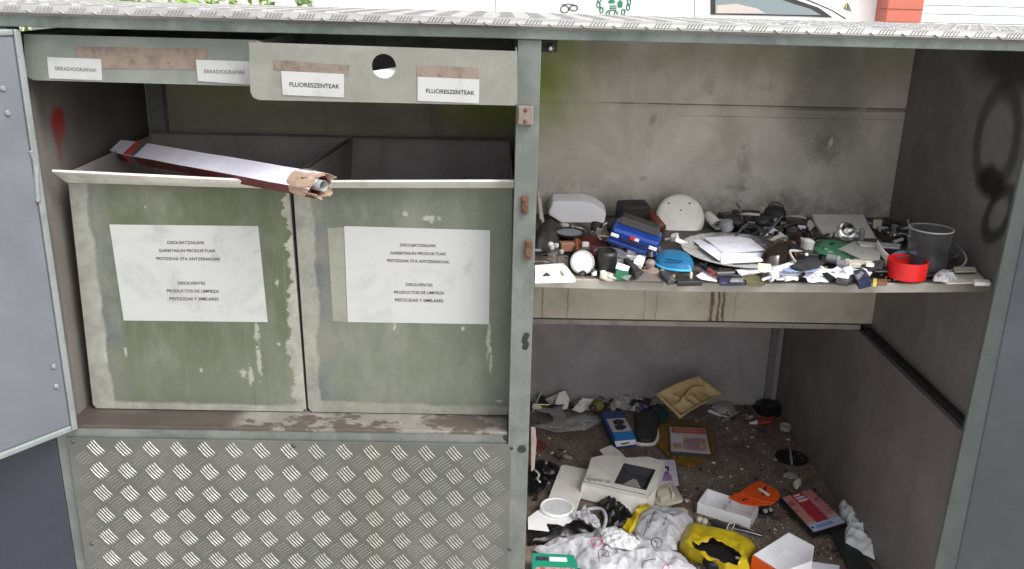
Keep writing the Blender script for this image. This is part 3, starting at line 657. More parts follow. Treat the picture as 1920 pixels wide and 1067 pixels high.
for u in (928,1302): vslab('door_seam',[(u,-60),(u+1.6,-60),(u+1.6,60),(u,60)],V0-.002,.0018,m_grey,vb)
bm=B(); tube(bm,[PY(u,v,V0-.002) for u,v in ((1470,-25),(1500,-6),(1530,6),(1560,19),(1586,35))],.004,6); obj('door_seam',bm,m_dgrey,vb)
mlg=plain('green_print',lin(40,112,84),.5); mlk=plain('dark_print',lin(50,66,60),.5)
def ringpx(bm,cu,cv,ru,rv,w,y,a0=0,a1=360,n=24):
    pts=[PY(cu+ru*math.cos(R(a0+(a1-a0)*i/n)),cv-rv*math.sin(R(a0+(a1-a0)*i/n)),y) for i in range(n+1)]; tube(bm,pts,w,5)
bm=B(); ringpx(bm,1059,17,7.5,7,.004,V0-.003); ringpx(bm,1076,15,7.5,5,.004,V0-.003); tube(bm,[PY(1054,9,V0-.003),PY(1066,7,V0-.003),PY(1082,10,V0-.003)],.003,5); obj('side_picture',bm,mlk,vb)
bm=B()
for k in range(12):
    a=R(k*30+8); ringpx(bm,1151+29*math.cos(a),6-21*math.sin(a),3.2,5.5,.0045,V0-.003,n=10)
for pts in ([(1140,2),(1147,-3),(1154,2),(1152,6),(1142,6)],[(1158,4),(1163,-1),(1168,4),(1167,14),(1159,14)]): prism(bm,[PY(u,v,V0-.006) for u,v in pts],(0,.004,0))
for v in (11,15,19): tube(bm,[PY(1143,v,V0-.003),PY(1156,v,V0-.003)],.004,5)
obj('side_picture',bm,mlg,vb)
for x in (bl_+.7,fr1.x+.1):
    bm=B(); lathe(bm,[(.2,0),(.31,.0),(.32,.02),(.32,.18),(.3,.2),(0,.2)],Matrix.Translation((x,V0+.22,GZ+.32))@Matrix.Rotation(R(90),4,'X')); wh=obj('wheel',bm,m_blackm,VAN)
    bm=B(); lathe(bm,[(0,.03),(.18,.02),(.2,.0)],Matrix.Translation((x,V0+.01,GZ+.32))@Matrix.Rotation(R(90),4,'X')); obj('rim',bm,m_steel,wh)
# building behind
YB_=8.0
m_wallw=plain('white_render',(.85,.85,.85),.7); m_or=plain('orange_cladding',lin(170,92,76),.55); m_or2=plain('dark_orange_joint',lin(120,60,48),.7)  # darker orange for the horizontal cladding joints
BL_=thing('warehouse','white warehouse with an orange pillar and pale ribbed shutter','building',(3,YB_+3,GZ))
a=PY(1660,38,YB_); b=PY(1728,38,YB_); c=PY(1730,38,YB_)
bm=B(); box(bm,(-2.6,YB_+.3,GZ),(c.x,YB_+6,4.2)); box(bm,(c.x,YB_+.5,GZ),(9,YB_+6,4.2)); obj('wall',bm,m_wallw,BL_)
bm=B(); box(bm,(a.x,YB_,a.z-.02),(b.x,YB_+.29,4.2)); pil=obj('pillar',bm,m_or,BL_,bevel=.01)
bm=B(); zj=PY(1700,17,YB_).z
for k in range(-0,5): box(bm,(a.x-.003,YB_-.003,zj+k*.33-.008),(b.x+.003,YB_+.2,zj+k*.33+.002))
obj('joint',bm,m_or2,pil)
bm=B(); box(bm,(a.x+.02,YB_+.05,GZ),(b.x-.02,YB_+.28,a.z-.021)); obj('plinth',bm,m_wallw,BL_)
bm=B()
for k in range(34): z=GZ+k*.09; prism(bm,[(c.x,YB_+.45,z),(c.x,YB_+.428,z),(c.x,YB_+.42,z+.006),(c.x,YB_+.42,z+.082),(c.x,YB_+.45,z+.0895)],(9-c.x,0,0))
obj('shutter',bm,dirty('pale_shutter',lin(206,212,212),lin(170,176,178),.3,2,.5),BL_)
# warning sign on the wall
t=thing('warning_sign','small yellow triangular warning sign on the white wall right of the van','sign',PY(1590,14,YB_+.28))
bm=B(); prism(bm,[PY(u,v,YB_+.285) for u,v in ((1582,15),(1589,4),(1597,22))],(0,.006,0)); sg=obj('plate',bm,plain('sign_yellow',lin(214,200,120),.5),t)
bm=B(); pts=[PY(u,v,YB_+.283) for u,v in ((1583,15),(1589,6),(1596,21),(1583,15))]; tube(bm,pts,.006,5); tube(bm,[PY(1590,10,YB_+.283),PY(1589,14,YB_+.283),PY(1591,17,YB_+.283)],.006,5); obj('border',bm,mlk,t)
# hedge
def leafm():
    n=NT('hedge_leaf'); n.set(col=n.mix(n.ss(n.noise(3,4),.35,.65),lin(92,124,58),lin(150,168,96)),rough=.6); return n.m
HG=thing('hedge','green leafy hedge far behind the cabinet','hedge',(-3.4,5.5,GZ))
bm=B(); random.seed(3)
hx1=PY(578,3,4.6).x
for i in range(9000):
    x=random.uniform(-6.5,hx1) ; y=random.uniform(4.6,5.6); z=GZ+random.uniform(.35,1.75)
    if noise.noise(Vector((x*2,y*2,z*2)))<-.25: continue
    c=Vector((x,y,z)); a=Vector((random.gauss(0,1),random.gauss(0,1),random.gauss(0,1))).normalized(); b=a.orthogonal().normalized(); l=random.uniform(.03,.05)
    v=[bm.verts.new(q) for q in (c-a*l,c+b*l*.45,c+a*l,c-b*l*.45)]; bm.faces.new(v)
obj('foliage',bm,leafm(),HG)
bm=B()
for i in range(14):
    x=-6.3+i*(hx1+6.2)/14; tube(bm,curve([(x,5.1,GZ),(x+.05,5.1,GZ+.5),(x-.04+.1*math.sin(i),5.05,GZ+1.3)]),.02,6,.006)
obj('stems',bm,m_brown,HG)
# ============================================================ rubbish: helpers
random.seed(11)
def depth(p): return (Vector(p)-CAM).dot(FW)/FF
def item(name,label,cat,loc,parts,group=None):
    """parts: (part name, bmesh, material, options[, sub parts])"""
    loc=Vector(loc)
    if len(parts)==1 and len(parts[0])<5:
        pn,bm,m,k=parts[0]; bmesh.ops.translate(bm,verts=bm.verts[:],vec=-loc)
        o=obj(name,bm,m,None,**k); o.location=loc; return tag(o,label,cat,group)
    t=thing(name,label,cat,loc,group)
    for p in parts:
        o=obj(p[0],p[1],p[2],t,**p[3])
        if len(p)>4:
            for q in p[4]: obj(q[0],q[1],q[2],o,**q[3])
    return t
def SL_(surf,pts,h,t):
    bm=B(); slab(bm,surf,pts,h,t); return bm
def cen(surf,pts,h=0): P=px(surf,pts,h); return sum(P,Vector())/len(P)
def flat(name,label,cat,surf,pts,h,t,m,bev=.001,extra=(),group=None):
    return item(name,label,cat,cen(surf,pts,h),[(('body') ,SL_(surf,pts,h,t),m,dict(bevel=bev))]+list(extra) if extra else [('body',SL_(surf,pts,h,t),m,dict(bevel=bev))],group)
def bxm(loc,dim,rot=(0,0,0)): bm=B(); cbox(bm,loc,dim,rot); return bm
def lt(prof,loc,rot=(0,0,0),seg=28,sc=(1,1,1)): bm=B(); lathe(bm,prof,TM(loc,rot)@Matrix.Diagonal((*sc,1)),seg); return bm
def tb(pts,r,seg=8,cv=True,r1=None): bm=B(); tube(bm,curve(pts) if cv else pts,r,seg,r1); return bm
def lerp2(q,a,b): # point in px quad q (tl,tr,br,bl)
    x=[q[0][i]*(1-a)+q[1][i]*a for i in (0,1)]; y=[q[3][i]*(1-a)+q[2][i]*a for i in (0,1)]
    return (x[0]*(1-b)+y[0]*b,x[1]*(1-b)+y[1]*b)
def printed(surf,q,h,rects): # rects: (a0,b0,a1,b1,mat) on px quad q ; top at height h
    out=[]
    for i,(a0,b0,a1,b1,m) in enumerate(rects):
        bm=SL_(surf,[lerp2(q,a0,b0),lerp2(q,a1,b0),lerp2(q,a1,b1),lerp2(q,a0,b1)],h+.0002+.00012*i,.0002); out.append(('printed_patch',bm,m,{}))
    return out
def P3(name,r,g,b,rough=.5): return plain(name,lin(r,g,b),rough)
def cover(name,cols,sc):
    n=NT(name); q=n.n('ShaderNodeTexVoronoi'); n.put(q.inputs['Vector'],n.map((1,1,1))); q.inputs['Scale'].default_value=sc
    sp=n.n('ShaderNodeSeparateColor'); n.t.links.new(q.outputs['Color'],sp.inputs[0]); c=cols[0]
    for i,k in enumerate(cols[1:]): c=n.mix(n.math('GREATER_THAN',sp.outputs[i%3],.45+.12*i/len(cols)),c,k)
    c=n.mix(n.ss(n.noise(sc*3,4,.7,dist=1.5),.5,.56,0,.8),c,cols[-1]); n.set(col=c,rough=.35); return n.m
p_busy=cover('busy_cover_print',[lin(190,120,120),lin(200,90,80),lin(120,96,150),lin(206,150,100),lin(160,60,70),lin(190,130,130)],75)
p_busy2=cover('comic_cover_print',[lin(196,166,110),lin(206,196,190),lin(190,110,110),lin(210,180,120),lin(170,140,150)],60)
p_red=P3('print_red',176,52,60); p_pink=P3('print_pink',206,120,112); p_pur=P3('print_purple',116,86,150); p_org=P3('print_orange',206,128,60); p_blu=P3('print_blue',70,100,170); p_grn=P3('print_green',40,110,80); p_tan=P3('print_tan',200,168,90); p_wht=P3('print_white',214,214,220); p_dk=P3('print_dark',50,46,60); p_vio=P3('print_mauve',150,120,168)
# ============================================================ upper shelf
s=lambda u,v,h=0:SH(u,v,h)
def mp(u,v,h=0,surf='S'): return depth(SF[surf](u,v,h))
# back row -----------------------------------------------------
P=s(1082,425); 
bm=B(); prism(bm,[PY(u,v,.50) for u,v in ((1027,403),(1036,379),(1092,378),(1112,383),(1137,398),(1134,421),(1062,423),(1052,419))],(0,.05,.012))
item('foam_block','whitish foam block at the back of the shelf behind the blue toy car','foam',P,[('body',bm,dirty('packing_foam',lin(236,236,240),lin(200,198,204),.3,10,.7),dict(bevel=.006,seg=3))])
for k,(a,b) in enumerate((((1008,358),(1014,412)),((1012,372),(1020,432)))):
    bm=B(); p,q=PY(*a,.5),PY(*b,.44); tube(bm,[p,q],.0032,6); item('wooden_stick',['thin pale stick leaning at the shelf corner, rear one','thin pale stick leaning at the shelf corner, front one'][k],'stick',q,[('body',bm,m_cream,{})],'sticks leaning in the shelf corner')
# toy car
TC=TM(s(1190,460,.030)+Vector((0,.02,.0)),(0,15,-14))@Matrix.Diagonal((1.02,.62,.92,1)) ; 
def TB(lo,hi): bm=B(); box(bm,lo,hi,TC); return bm
bm=B(); prism(bm,[(-.062,-.052,-.016),(.062,-.052,-.016),(.066,-.03,.004),(.062,.10,.012),(-.062,.10,.012),(-.066,-.03,.004)],(0,0,.001)); bm.free()
def hullbox(sections):
    bm=B(); rs=[[bm.verts.new(TC@Vector((x,y,z))) for x,z in ((-w,z0),(w,z0),(w*.95,z1),(-w*.95,z1))] for y,w,z0,z1 in sections]
    for a,b in zip(rs,rs[1:]):
        for i in range(4): bm.faces.new([a[i],b[i],b[(i+1)%4],a[(i+1)%4]])
    bm.faces.new(rs[0]); bm.faces.new(rs[-1][::-1]); return bm
body=hullbox([(-.030,.050,-.006,.018),(-.026,.054,-.012,.026),(.02,.056,-.014,.032),(.10,.054,-.012,.030),(.13,.048,-.006,.02)])
cab=hullbox([(.012,.046,.031,.033),(.022,.046,.031,.050),(.075,.044,.031,.052),(.095,.044,.031,.034)])
toy=[('body',body,m_blue,dict(bevel=.004,seg=3)),('cabin',cab,m_black,dict(bevel=.003))]
toy.append(('bumper',TB((-.056,-.036,-.014),(.056,-.028,-.004)),plain('dark_blue_plastic',(.01,.03,.16),.3),dict(bevel=.003)))
toy.append(('grille',TB((-.03,-.033,.001),(.03,-.029,.009)),m_navy,{}))
for sx in (-1,1): toy.append(('headlight',TB((sx*.043-.009,-.0345,.004),(sx*.043+.009,-.029,.013)),m_white,dict(bevel=.0025)))
toy.append(('badge',TB((-.010,-.0335,.012),(0,-.029,.019)),m_red,{})); toy.append(('badge',TB((.0005,-.0335,.012),(.010,-.029,.019)),p_wht,{}))
item('toy_car','blue toy car with black cabin tipped up against the clutter','toy car',s(1196,463),toy)
# its black toy trailer wheels and grey axle beside it, left
p=s(1158,420,.05)
item('toy_axle','grey toy axle with two black wheels left of the blue toy car','toy part',p-Zv*.03,[
 ('axle_block',bxm(p+Vector((-.002,0,-.028)),(.038,.03,.034),(0,0,-8)),P3('blue_grey_plastic',98,102,130),dict(bevel=.005)),
 ('wheel',lt([(0,0),(.016,0),(.019,.003),(.019,.013),(.016,.016),(0,.016)],p+Vector((-.020,-.008,0)),(90,0,62),24,(1,.9,1)),m_blackm,{},[('rim',lt([(0,.0005),(.011,.0),(.012,-.0015),(0,-.002)],p+Vector((-.0205,-.0085,0)),(90,0,62),20),m_steel,{})]),
 ('wheel',lt([(0,0),(.017,0),(.020,.003),(.020,.015),(.017,.018),(0,.018)],p+Vector((.020,-.012,-.004)),(90,0,62),24,(1,.9,1)),m_blackm,{},[('rim',lt([(0,.0005),(.012,.0),(.013,-.0015),(0,-.002)],p+Vector((.0195,-.0125,-.004)),(90,0,62),20),m_steel,{})])])
item('black_case','black plastic case behind the blue toy car','case',s(1178,420),[('body',bxm(s(1180,412)+Vector((0,-.03,.0)),(.075,.05,.055),(8,0,12)),m_blackm,dict(bevel=.008,seg=3))])
a,b=PY(1203,382,.55),PY(1240,427,.42)
item('brown_tube','brown tubular handle leaning on the wall beside the white round base','tube',b,[('body',tb([a,a.lerp(b,.5),b],.0125,14,False),m_brown,dict(smooth=True))])
# white round base unit, leaning back
c=PY(1275,405,.47); rot=(52,0,-4)
prof=[(0,-.012),(.050,-.012),(.060,-.006),(.0655,.006),(.0655,.022),(.062,.031),(.052,.0355),(0,.037)]
bm=B(); lathe(bm,prof,TM(c+Vector((0,0,-.006)),rot)@Matrix.Translation((0,0,-.018))@Matrix.Diagonal((.93,.98,1,1)),40); 
q=TM(c+Vector((0,0,-.006)),rot)
def pt(x,y,z): return q@Vector((x,y,z))
hol=[]
for x,y in ((-.03,.032),(.022,.034),(0,.014)):
    hol.append(('screw_hole',lt([(0,.0006),(.0028,.0005),(.0028,-.001)],pt(x,y,.0182),rot,12,(1,.7,1)),m_dark,{}))
item('round_base_unit','white rounded base unit leaning against the shelf back wall','base unit',s(1274,440),[('shell',bm,m_white,dict(smooth=True))]+hol)
a,b=PY(1328,405,.50),PY(1348,424,.42)
item('plastic_pipe','short white plastic pipe beside the round base unit','pipe',b,[('body',(lambda bm:(lathe(bm,[(.0125,0),(.0125,.075),(.0105,.075),(.0105,0)],Matrix.Translation(a)@((b-a).to_track_quat('Z','Y').to_matrix().to_4x4()),20),bm)[1])(B()),m_white,dict(smooth=True))])
# black clutter at the back
def gadget(u,v,dims,rz,m,label,cat='gadget',name='black_adapter',h=0,rx=0,ry=0,extra=(),bev=.004):
    p=s(u,v,h); return item(name,label,cat,p,[('body',bxm(p,dims,(rx,ry,rz)),m,dict(bevel=bev,seg=3))]+list(extra))
gadget(1366,425,(.05,.04,.035),20,m_black,'square black adapter nearest the white pipe at the back')
item('old_camera','black compact camera lying at the back of the shelf','camera',s(1395,428),[('body',bxm(s(1397,425),(.07,.035,.04),(0,0,-8)),m_blackm,dict(bevel=.006,seg=3)),('lens',lt([(0,0),(.014,0),(.015,.012),(.012,.014),(0,.012)],s(1397,425)+Vector((0,-.016,.02)),(90,0,-8)),m_black,{}),('top_dial',lt([(0,.006),(.008,.006),(.008,0)],s(1384,425)+Vector((0,0,.04))),m_steel,{})])
item('black_knob_cap','flat black cap on top of the back clutter, left of the camera','cap',s(1376,410,.04),[('body',lt([(0,.008),(.02,.008),(.024,.004),(.022,0),(0,0)],s(1376,414,.04),(10,12,0)),m_blackm,{})])
p=s(1448,428); item('round_speaker','black round speaker standing at the back wall of the shelf','speaker',p,[('shell',lt([(0,0),(.018,0),(.026,.012),(.028,.028),(.026,.044),(.018,.052),(0,.054)],p+Vector((0,.0,.004)),(12,0,0)),m_blackm,dict(smooth=True)),('front_ring',lt([(.019,.0),(.0205,.002),(.022,0)],p+Vector((0,-.012,.050)),(55,0,0)),m_black,{})])
p=s(1490,436); item('power_adapter','black power adapter with a white printed label near the speaker','adapter',p,[('body',bxm(p,(.052,.045,.034),(0,0,-24)),m_black,dict(bevel=.004,seg=3)),('label',bxm(p+Vector((.006,-.0285,.004)),(.018,.0008,.022),(0,0,-24)),p_wht,{},[('printed_mark',bxm(p+Vector((.008,-.0295,.006)),(.006,.0006,.005),(0,0,-24)),p_dk,{})])])
bm=B(); prism(bm,[SH(u,v,0)+Vector((0,0,hh)) for u,v,hh in ((1523,441,.055),(1619,441,.058),(1644,447,.002),(1590,452,.004),(1544,443,.006))],(0,.004,-.012))
gp=[(1522,404),(1618,403),(1643,446),(1546,441)]
A4=[PY(1522,401,.53),PY(1619,401,.53),PY(1645,448,.37),PY(1600,442,.38),PY(1546,441,.385),PY(1529,418,.46)]
bm.free(); bm=B(); nrm=(A4[1]-A4[0]).cross(A4[3]-A4[0]).normalized(); prism(bm,A4,nrm*.012)
nm=nrm if nrm.z>0 else -nrm
oc=PY(1577,418,.475); bm2=B(); disc(bm2,oc+nm*.002,.0085,nm,.0007,20); 
bm3=B(); prism(bm3,[PY(1542,426,.452),PY(1607,427,.452),PY(1612,433,.434),PY(1546,432,.434)],nm*.003)
item('router_cover','pale trapezoid device cover with dark oval hole leaning at the back','device cover',s(1580,447),[('panel',bm,m_white,dict(bevel=.003,seg=3)),('oval_hole',bm2,m_dark,{}),('ridge',bm3,m_white,dict(bevel=.001))])
item('card_scraps','pale torn card behind the power adapter','card',s(1520,430),[('body',SL_('S',[(1497,420),(1520,412),(1528,422),(1514,436),(1500,432)],.012,.002),m_white,{})])
gadget(1490,420,(.05,.03,.02),10,m_white,'small white block touching the back wall behind the adapter','block','plastic_block')
# reflector bulb
p=s(1586,450,.012); 
item('reflector_bulb','clear reflector bulb facing up front of the pale device cover','bulb',p,[('glass',lt([(.008,-.02),(.011,-.012),(.022,.004),(.0235,.008),(.0215,.0095)],p+Vector((0,.01,.016)),(58,0,-6)),m_glass,dict(smooth=True)),('reflector',lt([(0,-.004),(.008,-.002),(.016,.004),(.020,.009)],p+Vector((0,.009,.017)),(58,0,-6)),m_chrome,dict(smooth=True)),('filament_cap',lt([(0,.007),(.004,.006),(.005,0)],p+Vector((0,.006,.017)),(58,0,-6)),m_white,{})])
gp=[(1500,466),(1534,449),(1566,449),(1600,460),(1640,486),(1588,484),(1548,478)]
bd=[('board',SL_('S',gp,.022,.002),m_green,{})]
for u,v,a,b,m in ((1532,462,.012,.006,m_dgrey),(1548,466,.008,.008,m_steel),(1560,458,.01,.005,m_black),(1556,472,.012,.004,m_steel),(1574,470,.006,.012,m_lgrey),(1520,464,.006,.005,m_steel)):
    bd.append(('component',bxm(s(u,v,.024),(a,b,.003),(0,0,random.uniform(-40,40))),m,{}))
item('circuit_board','green circuit board lying beneath the reflector bulb','circuit board',cen('S',gp,.02),bd)
flat('grey_cover','translucent grey plastic cover over the right end of the green board','cover','S',[(1573,466),(1600,452),(1652,462),(1650,486),(1612,484)],.027,.003,glass('frosted_plastic',(.55,.56,.55),.4,.5,.85),.002)
flat('grey_bracket','long grey plastic strip right of the reflector bulb','strip','S',[(1606,452),(1690,457),(1688,465),(1612,459)],.030,.004,m_lgrey,.001)
gadget(1614,452,(.012,.012,.03),0,m_grey,'small upright grey peg right of the reflector bulb','peg','plastic_peg',.02)
# clutter at the back right
for k,(u,v,w_,d_,h_,rz,m,lb) in enumerate(((1644,428,.018,.012,.022,10,m_cream,'small cream switch at the back right corner'),(1656,434,.022,.012,.012,-20,m_lgrey,'pale grey block in front of the cream switch'),(1676,436,.012,.012,.02,12,m_grey,'little grey cube near the metal fitting'),(1665,424,.06,.03,.01,-10,m_black,'flat black case in the back right corner'),(1704,440,.05,.04,.014,8,m_black,'black box against the right wall behind the jug'),(1690,430,.05,.03,.006,-5,m_dgrey,'dark sheet piece at the right wall'))):
    gadget(u,v,(w_,d_,h_),rz,m,lb,'part','plastic_part',.012,bev=.002)
p=s(1674,446,.02); bm=B()
for i in range(9): cbox(bm,p+Vector((random.uniform(-.016,.016),random.uniform(-.014,.014),random.uniform(0,.012))),(random.uniform(.006,.014),.005,.006),(random.uniform(0,90),random.uniform(0,90),random.uniform(0,180)))
item('metal_fitting','bright knobbly metal fitting at the back right of the shelf','fitting',p,[('body',bm,m_steel,dict(bevel=.001))])
p=s(1700,452,.006); item('glass_bulb','clear glass bulb lying left of the transparent jug','bulb',p,[('glass',lt([(0,0),(.008,.002),(.014,.012),(.013,.022),(.006,.03),(0,.031)],p,(20,30,0)),m_glass,dict(smooth=True)),('collar',lt([(.006,.028),(.007,.036),(0,.037)],p,(20,30,0)),m_steel,{})])
# grey board under things, right
flat('dark_board','dark flat board under the jug and the red cup','board','S',[(1640,470),(1700,462),(1790,470),(1800,512),(1690,520),(1650,500)],.002,.004,m_dgrey)
flat('cream_tile','cream card lying under the jug','card','S',[(1640,487),(1704,490),(1706,498),(1650,497)],.008,.003,m_cream)
bm=B(); pts=curve([s(1643,463,.030),s(1648,473,.026),s(1656,484,.018),s(1668,495,.010)],8)
for a,b in zip(pts,pts[1:]): 
    w0=Vector((.0,0,.016)); prism(bm,[a,b,b+w0,a+w0],(.002,.002,0))
item('curved_rim','white curved rim of a broken bowl left of the red cup','rim',s(1655,485),[('body',bm,m_white,{})])
item('spatula_handle','blue grey plastic handle between the bowl rim and the jug','handle',s(1690,484),[('body',tb([s(1676,482,.03),s(1684,477,.032),s(1700,476,.032),s(1716,478,.03)],.0075,10),P3('blue_grey_handle',96,112,128),dict(smooth=True)),('inner_rib',tb([s(1680,484,.0375),s(1712,480,.0375)],.002,6,False),m_dgrey,{})])
# jug
p=s(1745,514,.004); k=mp(1745,490); rj=.0425
jug=[('cup',lt([(0,.0),(rj*.95,0),(rj,.004),(rj*1.02,.040),(rj*1.0,.0405),(rj*.985,.042),(rj*1.03,.092),(rj*1.0,.092),(rj*.955,.045),(rj*.965,.006),(0,.004)],p+Vector((0,.030,0)),(0,0,0),36),m_jug,dict(smooth=False)),
('base',lt([(rj*.93,.0065),(rj*.94,.038),(rj*.9,.038),(rj*.9,.0065)],p+Vector((0,.030,0)),(0,0,0),36),m_smoke,dict(smooth=True)),
('handle',tb([p+Vector((rj,.02,.066)),p+Vector((rj+.014,.015,.060)),p+Vector((rj+.018,.012,.046)),p+Vector((rj+.010,.015,.036)),p+Vector((rj-.002,.02,.034))],.0035,8),m_jug,dict(smooth=True)),('rim',lt([(rj*1.03,.090),(rj*1.04,.0925),(rj*1.0,.0925)],p+Vector((0,.030,0)),(0,0,0),40),m_lgrey,{})]
item('measuring_jug','clear plastic jug with smoky lower half behind the red cup','jug',p,jug)
p=s(1702,523); rc=.0405
item('red_cup','bright red plastic cup at the shelf front edge','cup',p+Vector((0,.01,0)),[('body',lt([(0,0),(rc*.94,0),(rc*.97,.002),(rc,.038),(rc*.96,.038),(rc*.93,.004),(0,.0035)],p+Vector((0,.012,.0008)),(0,0,0),40),m_red,dict(smooth=False))])
item('white_cable','white cable looping beside the jug on the right','cable',s(1790,505),[('body',tb([s(1796,462,.03),s(1806,472,.03),s(1812,486,.025),s(1806,497,.015),s(1790,505,.008),s(1770,509,.006),s(1750,512,.004)],.0022,7),m_lgrey,dict(smooth=True))])
flat('stained_envelope','stained whitish envelope lying at the right end of the shelf','envelope','S',[(1785,505),(1826,503),(1852,529),(1776,531),(1750,520)],.003,.003,dirty('stained_paper',lin(186,178,168),lin(140,130,118),.5,12,.8),.001)
flat('folded_card','folded pale card on top of the stained envelope','card','S',[(1788,500),(1828,500),(1832,509),(1790,510)],.012,.002,m_cream)
flat('white_eraser','small white block at the far right of the shelf lip','block','S',[(1826,522),(1856,524),(1858,530),(1828,530)],.001,.008,m_white,.002)
sheet('clear_wrapper','S',[(1748,524),(1764,512),(1786,518),(1796,528),(1772,532),(1750,532)],.003,.02,m_cbag,'crumpled clear wrapper beside the red cup','wrapper',seed=4,freq=60)
# tray with paper
p=cen('S',[(1388,437),(1388,503)],.004); k=mp(1388,470)
tray=lambda prof:lt(prof,p,(0,0,0),56,(1.0,1.0,1))
rx=.5*213*k; 
c=s(1388,469,.012); fr=s(1388,503,.012); bk=s(1388,437,.012); ry=(bk.y-fr.y)/2; c=Vector((c.x,(bk.y+fr.y)/2,c.z))
bm=B(); lathe(bm,[(0,-.010),(.80,-.010),(.86,-.007),(.94,.0),(1.0,.0),(1.0,.0015),(.94,.0015),(.855,-.005),(.80,-.008),(0,-.008)],Matrix.Translation(c)@Matrix.Diagonal((rx,ry,1,1)),56)
item('serving_tray','oval steel tray holding a stack of white paper','tray',c-Zv*.012,[('dish',bm,plain('dull_steel',(.55,.55,.54),.25,.3),dict(smooth=False))])
for k,(pts,h,lb) in enumerate((([(1298,450),(1368,444),(1430,470),(1420,480),(1352,492)],.010,'lowest sheet of the white paper stack on the oval tray'),([(1310,462),(1330,458),(1420,482),(1352,491)],.013,'middle sheet of the white paper stack, poking out left'),([(1320,446),(1378,441),(1408,448),(1436,470),(1355,474)],.0155,'topmost sheet of the white paper stack on the oval tray'))):
    sheet('paper_sheet','S',pts,h,.003,m_paper,lb,'paper',freq=9,seed=k,th=.0008,n=80,jit=0,smooth=False,group='papers on the oval tray')
flat('paper_pack','thick white paper pad at the front of the oval tray','paper pad','S',[(1350,478),(1436,473),(1430,487),(1352,491)],.010,.005,m_paper,.0008)
# dark glass shade with yellow leaf
c=s(1460,482,.02)
bm=B(); o=[s(u,v,.006) for u,v in ((1424,492),(1432,478),(1446,468),(1466,464),(1484,470),(1494,482),(1484,494),(1458,499),(1436,498))]
star(bm,o,lambda t,p:.038*math.sqrt(max(0,1-t*t)),10,48)
item('smoked_lamp_glass','dark smoky glass shade with yellow edge on the tray','glass shade',c,[('glass',bm,plain('smoked_glass',(.018,.012,.010),.12),dict(smooth=True)),('yellow_edge',tb([s(1446,457,.03),s(1460,452,.036),s(1476,458,.036),s(1490,470,.028),s(1498,482,.018)],.006,8),plain('yellow_varnish',lin(170,126,60),.4),dict(smooth=True))])
sheet('brown_bottle','S',[(1462,460),(1480,444),(1500,450),(1506,466),(1496,480),(1478,474)],.006,.01,plain('dark_brown_glass',(.02,.010,.010),.25),'dark brown curved shell behind the smoky glass shade','shell',dome=.035,edge=1,smooth=True,seed=2)
p=s(1440,449,.008); item('small_glass_bulb','small clear light bulb behind the smoky glass shade','bulb',p,[('glass',lt([(0,0),(.010,.003),(.014,.012),(.010,.022),(.006,.028),(0,.029)],p,(50,0,-60)),m_glass,dict(smooth=True)),('collar',lt([(.006,.028),(.006,.038),(0,.038)],p,(50,0,-60)),m_steel,{})])
# blue neck case
bm=B(); o=[s(u,v,.004) for u,v in ((1225,492),(1230,480),(1245,476),(1272,477),(1292,483),(1301,494),(1298,508),(1270,506),(1232,500))]
star(bm,o,lambda t,p:.020*math.sqrt(max(0,1-t**2.5)),12,56)
item('blue_pouch','bright blue oval pouch with a slot lying at the front','pouch',cen('S',[(1262,492)]),[('shell',bm,m_cyan,dict(smooth=True)),('slot',tb([s(1248,486,.022),s(1262,487,.023),s(1280,489,.022)],.002,6),plain('slot_shadow_blue',(.004,.05,.12),.5),{}),('piping',tb([s(1226,492,.006),s(1240,502,.006),s(1268,507,.006),s(1296,508,.006)],.003,7),plain('light_blue_trim',(.04,.35,.6),.4),dict(smooth=True))])
# left front group
sheet('black_pouch','S',[(1003,478),(1004,452),(1014,440),(1036,434),(1046,440),(1048,470),(1034,482)],.0,.006,m_blackm,'soft black pouch with faint lettering in the left corner','pouch',dome=.045,edge=1,seed=6,freq=18,smooth=True)
p=s(1008,468,.03); item('pouch_tag','tiny pale printed tag sewn on the black pouch front','tag',p,[('body',bxm(p+Vector((0,-.026,.004)),(.013,.001,.005),(-25,0,-6)),P3('faint_print',96,96,98),{})])
c=s(1068,438,.03); item('oval_mirror','black rimmed oval mirror lying behind the maroon case','mirror',c,[('rim',lt([(.034,0),(.036,.003),(.034,.006),(.030,.005)],c,(18,0,-4),40,(1,.55,1)),m_black,{}),('glass',lt([(0,.003),(.031,.003)],c,(18,0,-4),40,(1,.55,1)),P3('mirror_grey',110,112,120,.1),{})])
bm=B(); o=[s(u,v,.002) for u,v in ((1048,448),(1060,438),(1090,444),(1120,456),(1150,464),(1148,474),(1110,472),(1066,462))]
star(bm,o,lambda t,p:.026*math.sqrt(max(0,1-t**2.2)),12,56)
item('glasses_case','maroon spectacle case lying diagonally below the blue toy car','spectacle case',cen('S',[(1100,458)]),[('shell',bm,m_maroon,dict(smooth=True)),('seam',tb([s(1056,452,.020),s(1090,456,.024),s(1130,468,.016)],.0015,6),P3('seam_red',90,34,34),{})])
for k,(u,v,hh,rr) in enumerate(((1034,494,.034,.009),(1042,492,.036,.0085),(1052,494,.024,.008))):
    p=s(u,v); item('glass_vial',['leftmost small glass vial by the white frame','middle small glass vial by the white frame','short glass vial nearest the spotlight'][k],'vial',p,[('glass',lt([(0,0),(rr,0),(rr,hh*.6),(rr*.5,hh*.75),(rr*.5,hh),(0,hh)],p,(0,0,0),16),m_glass,dict(smooth=False)),('stopper',lt([(rr*.55,hh-.001),(rr*.6,hh+.006),(0,hh+.007)],p,(0,0,0),12),m_lgrey,{})],'glass vials')
gadget(1062,470,(.032,.02,.02),15,P3('cork_brown',120,84,66),'small brown box between the vials and the maroon case','box','small_box',.012,bev=.002)
